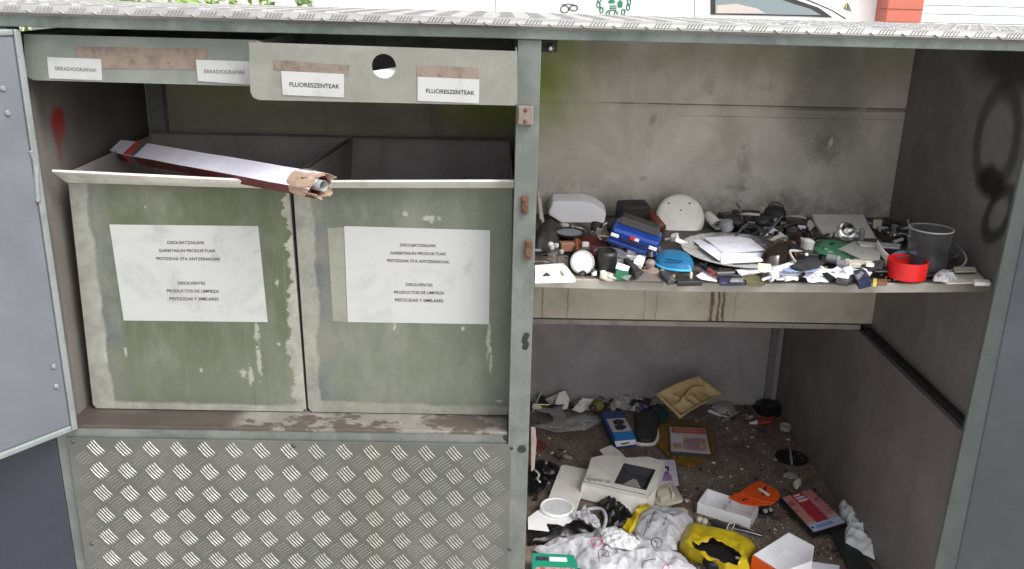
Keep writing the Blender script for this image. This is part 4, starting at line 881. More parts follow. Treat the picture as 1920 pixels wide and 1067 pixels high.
sheet('brown_lump','S',[(1068,470),(1076,456),(1088,458),(1090,474),(1080,482)],.008,.006,m_brown,'dark brown leather scrap beside the small brown box','scrap',dome=.02,seed=5,edge=1,smooth=True)
# thermostat frame
fq=[(1003,497),(1058,493),(1079,521),(1003,523)]
bm=B(); pts=px('S',fq,.014); inn=px('S',[(1018,507),(1052,505),(1060,517),(1018,518)],.014)
vs=[bm.verts.new(p) for p in pts]; vi=[bm.verts.new(p) for p in inn]; es=[bm.edges.new((vs[i],vs[(i+1)%4])) for i in range(4)]+[bm.edges.new((vi[i],vi[(i+1)%4])) for i in range(4)]
bmesh.ops.triangle_fill(bm,edges=es)
item('white_wall_frame','white square switch frame at the shelf front left','switch frame',cen('S',fq),[('frame',bm,m_white,dict(solid=.010,bevel=.001,up=True)),('inner_plate',SL_('S',[(1030,510),(1050,509),(1054,517),(1031,518)],.004,.004),m_white,dict(bevel=.001)),('clip',SL_('S',[(1022,511),(1028,511),(1028,514),(1022,514)],.003,.006),m_dgrey,{})])
# spotlight
q=s(1090,517); c=q+Vector((.002,.012,.0255))
item('spotlight','black spotlight with round white lens at the shelf front','spotlight',q,[('housing',lt([(0,-.045),(.016,-.045),(.024,-.03),(.026,-.004),(.026,0)],c+Vector((-.004,.002,0)),(82,0,-16),28),m_black,dict(smooth=True)),('bezel',lt([(.0225,-.003),(.0255,-.002),(.0255,.002),(.0225,.0025)],c,(82,0,-16),36),m_lgrey,{}),('lens',lt([(0,.004),(.012,.003),(.0225,.001)],c,(82,0,-16),32),m_white2,dict(smooth=True)),('bracket',tb([c+Vector((-.010,-.006,-.026)),c+Vector((.002,-.008,-.017)),c+Vector((.009,-.006,-.026))],.0025,6),m_black,{})])
p=s(1096,482); item('perfume_bottle','small square perfume bottle behind the white spotlight lens','bottle',p,[('glass',bxm(p,(.020,.014,.024),(0,0,10)),m_glass,dict(bevel=.002)),('cap',bxm(p+Zv*.0245,(.015,.011,.010),(0,0,10)),m_lgrey,dict(bevel=.001))])
sheet('peach_envelope','S',[(1100,478),(1128,470),(1150,461),(1160,464),(1162,472),(1130,480)],.010,.003,P3('peach_paper',196,150,110,.8),'peach coloured paper wrapper beneath the maroon case','wrapper',seed=8)
p=s(1142,488,.0); item('grey_tin','round grey lid behind the black pot','tin',p,[('body',lt([(0,.010),(.036,.010),(.038,.007),(.038,0),(0,0)],p+Zv*.006,(8,0,0),36),P3('lid_grey',92,96,100),dict(smooth=False))])
p=s(1137,517); item('black_pot','black cylindrical pot standing front of the grey lid','pot',p,[('body',lt([(0,0),(.021,0),(.022,.003),(.0225,.045),(.020,.050),(.018,.050),(.018,.046),(0,.045)],p+Vector((0,.02,.0)),(4,0,0),32),m_black,dict(smooth=False))])
p=s(1140,521); item('cream_pebble','off-white oval plastic piece at the foot of the black pot','plastic piece',p,[('body',lt([(0,.009),(.013,.008),(.016,.004),(.016,0),(0,0)],p,(14,6,0),28,(1.1,.8,1)),m_cream,{})])
p=s(1166,524); item('green_carton','small green and white carton standing at the shelf lip','carton',p,[('body',bxm(p,(.024,.02,.022),(0,0,-14)),p_grn,{}),('torn_top',bxm(p+Vector((-.001,0,.0222)),(.026,.018,.008),(0,14,-14)),m_paper,{})])
q=[(1169,484),(1178,481),(1205,507),(1192,513)]
item('black_remote','small black remote leaning behind the green carton','remote',cen('S',q),[('body',SL_('S',q,.010,.012),m_blackm,dict(bevel=.003,seg=3)),('panel',SL_('S',[(1180,494),(1184,493),(1194,504),(1190,506)],.0221,.0006),m_dgrey,{})])
sheet('loose_papers','S',[(1160,474),(1186,471),(1216,478),(1206,492),(1180,488)],.006,.004,m_paper,'loose white papers right of the grey lid','paper',seed=9,freq=14)
item('grey_loop','grey plastic hoop lying on the loose papers','hoop',s(1176,478),[('body',lt([(.016,0),(.018,.002),(.020,0),(.018,-.002)],s(1176,480,.014),(0,0,0),32,(1.25,.9,1)),m_grey,dict(smooth=True))])
p=s(1218,508); item('wooden_peg','small worn wooden knob on a disc at the front','peg',p,[('disc',lt([(0,.004),(.019,.004),(.020,0),(0,0)],p,(0,0,0),28),P3('worn_wood',128,110,98,.7),{}),('stem',lt([(.010,.004),(.008,.012),(.011,.018),(.008,.024),(0,.025)],p+Zv*.0,(6,0,0),20),P3('grey_wood',120,108,102,.7),dict(smooth=True))])
flat('dark_card','dark grey card lying along the front lip by the green carton','card','S',[(1180,511),(1236,513),(1262,527),(1172,526)],.001,.002,P3('grey_card',98,92,88,.8),.0005)
q=[(1236,508),(1250,509),(1270,524),(1252,527)]
item('small_remote','dark slim key remote with ridges below the blue pouch','remote',cen('S',q),[('body',SL_('S',q,.002,.010),m_dgrey,dict(bevel=.002)),('button',SL_('S',[(1252,518),(1260,518),(1264,522),(1256,523)],.0122,.0012),m_steel,{})])
q=[(1266,516),(1304,515),(1318,527),(1270,528)]
p=s(1295,521,.012); item('battery_box','flat black box with an upright pale peg at the lip','box',cen('S',q),[('body',SL_('S',q,.001,.011),m_black,dict(bevel=.002)),('peg',lt([(0,0),(.003,0),(.003,.009),(.0025,.012),(0,.013)],p,(0,0,0),14),m_cream,{})])
flat('torn_white_note','torn white note behind the flat black box','note','S',[(1302,519),(1318,509),(1346,519),(1344,528),(1318,524)],.004,.001,m_paper,.0003)
a,b=s(1316,498,.012),s(1339,514,.012); item('lipstick','dark red and silver lipstick lying diagonally','lipstick',b,[('case',tb([a,a.lerp(b,.55)],.0055,12,False),m_black,{}),('band',tb([a.lerp(b,.56),a.lerp(b,.64)],.0057,12,False),m_steel,{}),('red_tip',tb([a.lerp(b,.65),b],.005,12,False,.0045),P3('dark_red',140,60,54,.3),{})])
q=[(1346,503),(1374,502),(1378,514),(1344,514)]
item('dark_charger','dark charger with grey stripe in front of the tray','charger',cen('S',q),[('body',SL_('S',q,.004,.014),m_black,dict(bevel=.003)),('stripe',SL_('S',[(1345,510),(1378,509),(1378,512),(1345,513)],.0182,.0006),m_grey,{})])
flat('phone_slab','black slab phone lying at the lip below the dark charger','phone','S',[(1346,517),(1394,516),(1398,528),(1350,529)],.001,.009,m_navy,.002)
flat('grey_tube_holder','grey narrow block on the slab phone','block','S',[(1370,521),(1394,521),(1394,526),(1368,526)],.0105,.005,m_grey,.002)
flat('olive_box','flat olive box lying at the lip','box','S',[(1388,519),(1430,511),(1440,522),(1430,529),(1400,527)],.001,.010,P3('olive_card',88,84,58,.7),.001)
sheet('white_cloth','S',[(1378,505),(1420,503),(1446,507),(1446,516),(1424,512),(1390,517)],.004,.004,m_paper,'crumpled white paper strip between tray and olive box','paper',seed=12)
p=s(1434,526); item('dark_bottle_top','brown bottle top beside the olive box','bottle top',p,[('body',lt([(0,.010),(.008,.010),(.010,.006),(.010,0),(0,0)],p,(20,0,0)),m_maroon,{})])
# papers and black pouch front centre
for k,(pts,h,sd,lb) in enumerate((([(1448,512),(1478,500),(1530,498),(1560,508),(1600,506),(1634,498),(1612,512),(1570,522),(1500,520)],.010,21,'long curled white paper sheet in front of the grey plugs'),([(1446,504),(1478,494),(1500,500),(1520,512),(1490,516),(1452,514)],.016,22,'white sheet with bluish fold beneath the black flap'),([(1505,510),(1540,506),(1562,520),(1554,530),(1516,530)],.008,23,'crumpled white tissue at the shelf lip right of the torn papers'),([(1440,510),(1470,508),(1500,520),(1496,527),(1456,526)],.006,24,'torn white paper strips at the shelf lip'))):
    sheet('crumpled_paper','S',pts,h,.010,m_paper,lb,'paper',seed=sd,freq=45,jit=.002,group='crumpled papers')
flat('blue_leaflet','pale blue leaflet peeking out below the black flap','leaflet','S',[(1464,504),(1490,499),(1540,503),(1530,509),(1474,509)],.026,.001,P3('pale_blue_paper',132,146,178,.8),.0003)
sheet('black_flap','S',[(1478,500),(1500,488),(1530,484),(1548,492),(1534,502),(1504,508)],.030,.006,m_blackm,'black pointed flap of cloth over the papers','cloth',seed=31,freq=22)
p=s(1512,478,.038); item('black_socket','black plastic block with round white button right of the lamp glass','socket',s(1510,486),[('body',bxm(s(1512,486,.012),(.045,.03,.018),(0,0,-8)),m_black,dict(bevel=.003)),('button',lt([(0,.004),(.003,.003),(.0035,0)],p,(30,0,0)),m_white,{})])
for k,(a,b,r_,m,lb) in enumerate((((1552,484),(1572,488),.010,m_grey,'grey cylinder plug nearest the black flap'),((1570,494),(1586,496),.009,m_grey,'lower grey plug touching the curled paper'),((1586,496),(1596,500),.007,m_lgrey,'small pale ring plug beside the cream connector'))):
    A0,B0=s(*a,.022),s(*b,.022); item('round_plug',lb,'plug',A0,[('body',tb([A0,B0],r_,16,False),m,{}),('collar',tb([B0,B0+(B0-A0).normalized()*.003],r_*.8,16,False),m_lgrey,{})],'round plugs')
q=[(1584,484),(1640,487),(1638,496),(1600,494),(1586,492)]
item('cream_connector','cream rectangular connector strip beside the grey plugs','connector',cen('S',q),[('body',SL_('S',q,.016,.010),m_cream,dict(bevel=.002)),('tab',SL_('S',[(1592,488),(1597,488),(1597,500),(1592,499)],.0262,.003),m_cream,dict(bevel=.001)),('end_block',SL_('S',[(1624,490),(1640,491),(1639,498),(1624,497)],.0262,.004),m_white,dict(bevel=.001))])
q=[(1598,506),(1622,503),(1636,524),(1612,530)]
item('dark_shaver','dark gadget with grey inset left of the red cup','gadget',cen('S',q),[('body',SL_('S',q,.004,.016),m_navy,dict(bevel=.003)),('inset',SL_('S',[(1604,516),(1616,508),(1620,512),(1610,524)],.0202,.001),m_grey,dict(bevel=.0005))])
flat('black_wallet','flat black pad left of the dark gadget','pad','S',[(1570,516),(1602,510),(1606,522),(1590,529),(1566,526)],.002,.010,m_dgrey,.003)
flat('dark_dish','dark dish edge left behind the red cup','dish','S',[(1632,500),(1668,498),(1668,508),(1640,508)],.012,.004,m_dgrey,.002)
flat('brown_matchbox','little brown box beside the red cup','box','S',[(1644,523),(1664,523),(1664,530),(1644,530)],.001,.007,P3('brown_box_card',112,74,50,.7),.001)
flat('yellow_stub','tiny yellow plastic stub left of the brown box','stub','S',[(1637,522),(1644,522),(1644,530),(1637,530)],.001,.009,P3('pale_yellow',190,176,80),.001)
# small unrecognisable scraps, each an object
proto={}
def scrap(kind,m):
    bm=B()
    if kind==0: cbox(bm,(0,0,0),(.024,.012,.007))
    elif kind==1: lathe(bm,[(0,0),(.008,0),(.008,.010),(.005,.012),(0,.012)],None,14)
    elif kind==2: tube(bm,curve([(-.03,0,.003),(-.012,.012,.003),(.006,-.010,.004),(.028,.006,.003)]),.0018,6)
    elif kind==3: prism(bm,[(-.014,-.008,.001),(.010,-.011,.002),(.016,.006,.001),(-.004,.012,.003)],(0,0,.0012))
    else: cbox(bm,(0,0,0),(.010,.010,.010)); cbox(bm,(.012,0,.002),(.014,.003,.003))
    me=obj('x',bm,m,None,bevel=.0008); d=me.data; bpy.data.objects.remove(me); return d
KN=('black_plastic_bit','round_cap','cable_end','card_chip','plug_bit')
def scatter(surf,poly_uv,n,pal,label,group,hz=(0,.02),seed=1,sc=(.7,1.5)):
    rnd=random.Random(seed); c=0
    us=[p[0] for p in poly_uv]; vs=[p[1] for p in poly_uv]
    def inside(u,v):
        r=False; j=len(poly_uv)-1
        for i in range(len(poly_uv)):
            a,b=poly_uv[i],poly_uv[j]
            if (a[1]>v)!=(b[1]>v) and u<(b[0]-a[0])*(v-a[1])/(b[1]-a[1])+a[0]: r=not r
            j=i
        return r
    while c<n:
        u,v=rnd.uniform(min(us),max(us)),rnd.uniform(min(vs),max(vs))
        if not inside(u,v): continue
        k=rnd.randrange(5); mi=rnd.randrange(len(pal)); key=(k,pal[mi].name)
        if key not in proto: proto[key]=scrap(k,pal[mi])
        h=rnd.uniform(*hz); o=bpy.data.objects.new('plastic_scrap',proto[key]); link(o); o.location=SF[surf](u,v,h)
        o.rotation_euler=(rnd.uniform(-.5,.5),rnd.uniform(-.5,.5),rnd.uniform(0,6.3)); q=rnd.uniform(*sc); o.scale=(q,q,q)
        tag(o,label,'scrap',group); c+=1
PALD=[m_black,m_blackm,m_dgrey,m_black,m_grey,m_lgrey]; PALW=[m_white,m_cream,m_lgrey,m_paper]
scatter('S',[(1035,428),(1130,424),(1160,440),(1150,455),(1110,448),(1050,440)],16,[m_blackm,m_white,m_cream,m_dgrey,m_lgrey],'little plastic scrap in the heap between the foam block and the maroon case','scraps on the shelf',(.004,.03),2,(.9,1.8))
scatter('S',[(1240,440),(1275,445),(1290,470),(1240,474),(1160,466)],8,[m_black,m_dgrey,m_white],'little dark scrap between the toy car and the steel tray','scraps on the shelf',(0,.012),3,(.8,1.6))
scatter('S',[(1345,408),(1440,408),(1480,424),(1500,440),(1430,436),(1350,430)],42,PALD,'little dark scrap in the black heap along the back wall','scraps on the shelf',(.004,.04),4,(.9,2))
scatter('S',[(1480,440),(1530,432),(1560,446),(1500,460)],12,PALD,'little dark scrap between the adapter and the green board','scraps on the shelf',(0,.02),5)
scatter('S',[(1640,418),(1720,430),(1740,446),(1690,462),(1650,450)],22,PALD+[m_cream,m_lgrey],'little scrap in the back right corner of the shelf','scraps on the shelf',(.004,.03),6,(.6,1.3))
scatter('S',[(1100,506),(1240,500),(1240,528),(1100,528)],8,[m_dgrey,m_white,m_grey],'little scrap near the shelf lip below the black pot','scraps on the shelf',(0,.01),7,(.5,.9))
scatter('S',[(1430,500),(1640,500),(1640,528),(1430,528)],18,[m_dgrey,m_white,m_black,m_cream,m_paper],'little scrap at the shelf lip among the crumpled papers','scraps on the shelf',(.004,.022),8,(.7,1.4))
scatter('S',[(1400,425),(1500,440),(1560,460),(1500,484),(1440,450)],26,PALD+[m_brown,m_lgrey],'little scrap around the power adapter and dark shell','scraps on the shelf',(.004,.03),21,(.8,1.8))
scatter('S',[(1105,455),(1240,468),(1225,500),(1110,500)],16,[m_dgrey,m_black,m_grey,m_maroon,m_white],'little scrap below the toy car and maroon case','scraps on the shelf',(0,.015),22,(.8,1.6))
scatter('S',[(1540,488),(1650,488),(1660,502),(1560,500)],12,[m_dgrey,m_black,m_cream,m_grey],'little scrap near the cream connector strip','scraps on the shelf',(0,.02),9,(.8,1.6))
scatter('S',[(1003,450),(1050,445),(1060,495),(1005,496)],7,PALD+[m_white],'little scrap in the left corner by the vials','scraps on the shelf',(0,.03),10,(.6,1.1))
# ============================================================ lower compartment
f=lambda u,v,h=0:FL(u,v,h)
# moulded pulp tray leaning on the back
T4=[PY(1229,740,1.02),PY(1312,706,1.10),PY(1356,741,1.04),PY(1275,785,.92)]
def quadgrid(q,nx,ny,hf,nrm):
    bm=B(); g=[[None]*(ny+1) for _ in range(nx+1)]
    for i in range(nx+1):
        for j in range(ny+1):
            a,b=i/nx,j/ny; p=(q[0]*(1-a)+q[1]*a)*(1-b)+(q[3]*(1-a)+q[2]*a)*b
            g[i][j]=bm.verts.new(p+nrm*hf(a,b,p))
    for i in range(nx):
        for j in range(ny): bm.faces.new([g[i][j],g[i+1][j],g[i+1][j+1],g[i][j+1]])
    return bm
nq=(T4[1]-T4[0]).cross(T4[3]-T4[0]).normalized(); nq=nq if nq.z>0 else -nq
def pulp(a,b,p):
    e=min(a,1-a,b,1-b); h=-.022*min(1,max(0,(e-.05)/.10))
    if e>.12: h+=.016*math.exp(-((b-.42-.12*math.sin(a*7))/.05)**2)+.010*math.exp(-((a-.55)/.04)**2)*(b>.45)+.008*math.exp(-((a-.25-.2*b)/.05)**2)
    return h+.004*ridg(p,22,3)+.012*math.sin(a*3)
item('pulp_tray','beige moulded pulp tray leaning on the lower back wall','packing tray',PZ(1285,780,FZ),[('body',quadgrid(T4,40,34,pulp,nq),dirty('moulded_pulp',lin(196,172,128),lin(150,124,84),.4,20,.85),dict(solid=.002,smooth=True))])
# blue box for earphones
q=[(1127,773),(1166,771),(1193,822),(1151,826)]
H0=.030
A8=[f(u,v,H0) for u,v in q]
bx=B(); prism(bx,A8,(0,0,-H0+.001))
lab=SL_('F',[lerp2(q,.10,.24),lerp2(q,.98,.24),lerp2(q,1.0,.72),lerp2(q,.12,.72)],H0+.0002,.0004)
flap=B(); prism(flap,[f(1152,827,.027),f(1192,823,.027),f(1192,833,.016),f(1156,838,.016)],(0,0,.0008))
bl1=SL_('F',[(1148,790),(1156,786),(1168,787),(1172,792),(1165,796),(1152,796)],H0+.0007,.0003); bl2=SL_('F',[(1151,799),(1160,796),(1172,797),(1175,801),(1168,806),(1156,806)],H0+.0007,.0003)
bl3=SL_('F',[(1158,793),(1168,793),(1168,800),(1158,800)],H0+.0006,.0002)
slot=SL_('F',[(1164,826),(1178,823.5),(1179,825),(1165,828)],.0166,.0004)
item('earphone_box','open blue and white earphone carton with white hanging tab','carton',cen('F',q),[('carton',bx,P3('box_blue',30,72,140,.4),{}),('front_label',lab,P3('label_pale',206,200,206),{},[('printed_shape',bl1,p_dk,{}),('printed_shape',bl2,p_dk,{}),('printed_shape',bl3,p_dk,{})]),('hang_tab',flap,m_white2,{}),('lower_face',SL_('F',[lerp2(q,.10,.74),lerp2(q,1.0,.73),lerp2(q,1.0,.995),lerp2(q,.1,.995)],H0+.0002,.0004),P3('box_light_blue',30,140,226,.4),{}),('tab_slot',B() if False else SL_('F',[(1164,831.5),(1179,829),(1180,831),(1165,833.5)],.0225,.0006),m_dark,{})])
# shoe insole
o=[(1192,790),(1196,776),(1210,768),(1226,772),(1236,786),(1232,800),(1230,820),(1222,830),(1200,829),(1192,822),(1196,806)]
bm=B(); star(bm,px('F',o,.008),lambda t,p:.006*(1-t**4)+.002*ridg(p,60),8,56)
bm2=B(); pp=px('F',[(1189,826),(1196,832),(1222,833),(1232,824),(1233,806)],.006); tube(bm2,curve(pp),.006,8)
item('shoe_insole','dark grey shoe sole with pale rim beside the blue carton','shoe sole',cen('F',o),[('upper',bm,m_dgrey,dict(solid=.006,smooth=True)),('pale_rim',bm2,m_white,dict(smooth=True))])
sheet('amber_film','F',[(1228,800),(1252,786),(1290,790),(1334,800),(1345,852),(1322,866),(1292,880),(1262,866),(1224,828),(1210,816)],.003,.012,m_amber,'crumpled amber plastic film spread beneath the comic disc case','plastic film',seed=41,freq=14,n=96,smooth=True)
q=[(1254,799),(1323,802),(1334,853),(1257,847)]
pr=printed('F',q,.022,[(.02,.03,.98,.97,P3('cover_pale',206,196,196)),(.07,.06,.96,.24,p_red),(.12,.09,.9,.20,p_pink),(.05,.32,.34,.60,P3('cover_white',216,214,218)),(.34,.40,.92,.88,p_busy2),(.08,.66,.30,.90,p_busy2)])
item('comic_disc_case','disc case with pale comic style cover on the amber film','disc case',cen('F',q),[('case',SL_('F',q,.008,.014),m_dgrey,dict(bevel=.001))]+pr)
# mouse, sticks
q=[(1332,765),(1352,756),(1376,760),(1380,772),(1372,778),(1346,774)]
bm=B(); star(bm,px('F',q,.002),lambda t,p:.018*math.sqrt(max(0,1-t**3)),8,40); item('pale_remote','pale grey rounded plastic shell right of the pulp tray','shell',cen('F',q),[('body',bm,m_lgrey,dict(smooth=True))])
for a,b,r_,lb,m in (((1329,770),(1352,779),.0055,'stubby white pen cap right below the pulp tray',m_white),((1354,790),(1384,772),.003,'thin pale stick lying right of the pulp tray',m_lgrey),((1352,778),(1364,782),.004,'short cream stub beside the white pen cap',m_cream)):
    A0,B0=f(*a,.006),f(*b,.006); item('white_stick',lb,'stick',A0,[('body',tb([A0,B0],r_,10,False),m,{}),('tip',tb([B0,B0+(B0-A0).normalized()*.006],r_*.6,8,False),m_lgrey,{})])
A0,B0,C0=f(1406,794,.008),f(1419,792,.008),f(1446,788,.008)
item('glue_tube','small red tube with a white nozzle near the dark corner','glue tube',A0,[('nozzle',tb([A0,B0],.004,10,False,.008),m_white,{}),('tube_body',(lambda bm:(prism(bm,[f(1419,788,.004),f(1444,786,.004),f(1455,784,.004),f(1446,795,.004),f(1420,797,.004)],(0,0,.010)),bm)[1])(B()),P3('tube_red',170,60,60,.4),dict(bevel=.003))])
p=f(1472,805); item('bottle_cap','translucent white bottle cap near the lower right wall','cap',p,[('body',lt([(0,.0),(.018,0),(.019,.016),(.017,.016),(.016,.003),(0,.003)],p,(0,0,0),28),m_lgrey,{})])
p=f(1482,893); item('milky_disc','milky white lid lying below the black disc','lid',p,[('body',lt([(0,.005),(.018,.005),(.020,.003),(.020,0),(0,0)],p,(0,0,0),28,(1.05,.85,1)),m_lgrey,{})])
p=f(1484,858,.004); item('black_disc','black compact disc lying near the lower right wall','disc',p,[('disc',lt([(.008,.0),(.052,.0),(.052,.0014),(.008,.0014)],p,(0,0,0),48),plain('glossy_black_disc',(.012,.011,.014),.12),{}),('hub',lt([(.004,.0),(.011,.0),(.011,.0018),(.004,.0018)],p,(0,0,0),24),m_dgrey,{}),('glare_strip',SL_('F',[(1480,842),(1483,842),(1487,871),(1483,871)],.0060,.0003),m_lgrey,{})])
sheet('cream_lump','F',[(1487,906),(1494,899),(1503,903),(1502,916),(1494,921),(1487,917)],.003,.006,m_cream,'small knobbly cream lump above the red disc case','lump',dome=.014,edge=1,seed=44,freq=90,smooth=True)
p=f(1440,772); item('speaker_cone','black flat cylinder in the dark far corner','cylinder',p,[('body',lt([(0,0),(.045,0),(.045,.028),(.036,.034),(0,.030)],p,(0,0,0),36),m_black,{}),('top_ring',lt([(.024,.0335),(.028,.036),(.032,.0345)],p,(0,0,0),32),m_dgrey,{})])
p=f(1425,752); item('dark_box','dark box on the floor in front of the back wall corner','box',p,[('body',bxm(p,(.10,.05,.03),(0,0,6)),m_dgrey,dict(bevel=.003)),('label_strip',bxm(p+Vector((.01,-.026,.01)),(.03,.001,.008),(0,0,6)),m_grey,{})])
# red disc case
q=[(1463,932),(1520,915),(1588,980),(1525,999)]; q2=[lerp2(q,.02,.02),lerp2(q,.98,.02),lerp2(q,.98,.98),lerp2(q,.02,.98)]
pr=printed('F',q,.030,[(.03,.02,.98,.99,P3('cover_lilac',190,160,170)),(.04,.03,.30,.74,p_busy),(.70,.03,.97,.70,p_busy),(.30,.02,.68,.80,p_red),(.32,.30,.66,.78,P3('cover_red',168,50,66)),(.36,.05,.56,.09,p_wht),(.36,.12,.62,.16,p_wht),(.36,.19,.64,.24,p_wht),(.03,.80,.97,.97,P3('cover_bluewhite',178,190,214)),(.2,.85,.7,.93,P3('cover_blue',120,146,200)),(.06,.86,.14,.90,p_dk)])
item('red_disc_case','black disc case with busy red and mauve cover by the clear bag','disc case',cen('F',q),[('case',SL_('F',q,.014,.016),m_black,dict(bevel=.0012))]+pr)
sheet('clear_bag','F',[(1572,946),(1590,936),(1606,946),(1616,960),(1636,976),(1652,990),(1652,1024),(1638,1052),(1612,1040),(1584,1024),(1582,1004),(1590,990),(1574,970)],.006,.022,bagmat('milky_film',(.8,.81,.82),.93,.25),'crumpled milky plastic bag by the lower right wall','plastic bag',seed=51,freq=26,n=110,rings=16,dome=.03,smooth=False)
item('black_strap','black strap running down from under the red disc case','strap',f(1590,1020),[('body',(lambda bm:(prism(bm,px('F',[(1556,996),(1582,988),(1606,1020),(1636,1062),(1650,1085),(1596,1085),(1590,1060),(1570,1020)],.014),(0,0,-.012)),bm)[1])(B()),m_blackm,dict(bevel=.004))])
# orange wallet
ow=B(); prism(ow,px('F',[(1365,934),(1380,925),(1420,938),(1452,945),(1446,947),(1412,950),(1390,946)],.052),(0,0,.003))
ow2=B(); a=px('F',[(1384,926),(1410,908),(1424,903),(1460,922),(1462,934),(1450,945),(1424,940),(1398,931)],.056); prism(ow2,a,(0,0,.003))
item('orange_wallet','orange folded vinyl wallet lying over the white carton tray','wallet',cen('F',[(1412,925)],.05),[('lower_flap',ow,m_orange,dict(bevel=.001)),('upper_flap',ow2,m_orange,dict(bevel=.001),[('white_strip',SL_('F',[(1421,917),(1425,915),(1444,927),(1440,930)],.0594,.0005),m_white2,{}),('dark_stripe',SL_('F',[(1434,912),(1438,913),(1431,929),(1427,928)],.0592,.0004),m_dark,{})]),('dark_stripe',SL_('F',[(1391,937),(1401,934),(1402,936),(1392,939)],.0552,.0004),m_dark,{})])
def tray_box(name,label,cat,rim,h,wallm,innm,t=.003,extra=()):
    """open box: rim px polygon at height h, walls down to the floor"""
    top=px('F',rim,h); c=sum(top,Vector())/len(top); n=len(top); bm=B(); bi=B()
    for i in range(n):
        a,b=top[i],top[(i+1)%n]; ai,bi_=a+(c-a).normalized()*t,b+(c-b).normalized()*t
        prism(bm,[a,b,bi_,ai],(0,0,-h+.002))
    low=[p+(c-p).normalized()*t*1.2-Zv*(h-.004) for p in top]; prism(bi,low,(0,0,-.002))
    return item(name,label,cat,c-Zv*h,[('walls',bm,wallm,{}),('base',bi,innm,{})]+list(extra))
tray_box('carton_tray','white open carton tray underneath the orange wallet','carton tray',[(1326,916),(1423,948),(1408,973),(1308,942)],.036,m_white2,m_white2,extra=[('divider',(lambda bm:(prism(bm,[f(1363,946,.030),f(1371,936,.030),f(1372,936.5,.030),f(1364,947,.030)],(0,0,-.022)),bm)[1])(B()),m_white2,{})])
tb_=tray_box('orange_white_box','open white box with orange outer side at the bottom edge','box',[(1479,998),(1527,1024),(1523,1052),(1466,1072),(1413,1040)],.055,m_white2,m_white2)
bm=B(); a,b=f(1411,1041,.0555),f(1467,1074,.0555); prism(bm,[a,b,b-Zv*.056,a-Zv*.056],(-.0015,-.002,0)); o=obj('orange_side',bm,m_orange,tb_)
flat('white_leaflet','white leaflet at the bottom edge right of the orange box','leaflet','F',[(1516,1052),(1574,1060),(1574,1085),(1516,1085)],.010,.001,m_paper,.0003)
# cords and headphones
item('black_headset','black cord loops below the carton tray','cord',f(1370,990),[('cable',tb([f(1330,975,.01),f(1350,986,.012),f(1375,985,.014),f(1396,993,.012),f(1430,1003,.01)],.0035,7),m_black,dict(smooth=True)),('plug',tb([f(1336,980,.014),f(1362,990,.014)],.009,10,False),m_blackm,{})])
for k,(a,b,c_) in enumerate((((1372,979),(1400,990),(1428,1002)),((1370,990),(1398,996),(1430,1005)),((1376,972),(1404,982),(1426,999)))):
    item('steel_rod',['upper bright steel prong below the carton tray','lower bright steel prong below the carton tray','longest thin steel prong touching the carton tray'][k],'prong',f(*a),[('body',tb([f(*a,.016),f(*b,.016),f(*c_,.010)],.0016,6),m_steel,dict(smooth=True))],'steel prongs')
item('white_wire','thin white wire loop below the carton tray','wire',f(1366,985),[('body',tb([f(1366,1003,.01),f(1363,992,.02),f(1368,982,.024),f(1378,980,.02),f(1372,994,.012)],.0013,6),m_white,{})])
item('striped_strap','black and white striped strap right of the orange wallet','strap',f(1440,955),[('body',SL_('F',[(1424,952),(1446,950),(1450,960),(1430,964)],.008,.006),m_black,dict(bevel=.001)),('stripe',SL_('F',[(1430,955),(1438,953),(1440,960),(1434,962)],.0142,.0005),m_white,{}),('stripe',SL_('F',[(1441,953),(1446,952),(1449,958),(1444,959)],.0142,.0005),m_white,{})])
A0,B0=f(1424,966,.008),f(1462,972,.008); item('razor','clear and black disposable razor right of the carton tray','razor',A0,[('handle',tb([A0,B0],.0035,8,False),m_black,{}),('head',SL_('F',[(1438,972),(1456,974),(1452,984),(1436,982)],.003,.006),m_glass,dict(bevel=.001))])
p=f(1441,1011); item('clear_stopper','little clear stopper near the orange and white box','stopper',p,[('body',lt([(0,0),(.007,0),(.009,.006),(.005,.012),(0,.013)],p),m_glass,{})])
for k,(u,v) in enumerate(((1310,978),(1320,982))):
    p=f(u,v); item('ear_plug',['left cream ear plug beside the white plastic bag','right cream ear plug beside the white plastic bag'][k],'plug',p,[('body',lt([(0,0),(.010,0),(.009,.010),(.006,.015),(0,.016)],p,(12,8,0)),m_cream,dict(smooth=True))],'cream plugs')
# thermostat / meter housing
Hh=.050
top=[(1109,858),(1140,851),(1178,858),(1215,856),(1247,865),(1228,918),(1213,935),(1160,925),(1091,908),(1099,888)]
tp_=px('F',top,Hh)
win=px('F',[(1171,870),(1228,882),(1211,919),(1153,906)],Hh)
bm=B(); vs=[bm.verts.new(p) for p in tp_]; vi=[bm.verts.new(p) for p in win]; es=[bm.edges.new((vs[i],vs[(i+1)%len(vs)])) for i in range(len(vs))]+[bm.edges.new((vi[i],vi[(i+1)%4])) for i in range(4)]
bmesh.ops.triangle_fill(bm,edges=es)
wl=B(); c=sum(tp_,Vector())/len(tp_)
for i in range(len(tp_)):
    a,b=tp_[i],tp_[(i+1)%len(tp_)]; prism(wl,[a,b,b-Zv*(Hh-.004)+(b-c)*.02,a-Zv*(Hh-.004)+(a-c)*.02],(c-a).normalized()*.002)
wn=B(); cw=sum(win,Vector())/4
for i in range(4):
    a,b=win[i],win[(i+1)%4]; ai,bi2=a.lerp(cw,.32)-Zv*.014,b.lerp(cw,.32)-Zv*.014; wn.faces.new([wn.verts.new(x) for x in (a,b,bi2,ai)])
scr=B(); prism(scr,[w_.lerp(cw,.30)-Zv*.0142 for w_ in win],(0,0,-.002))
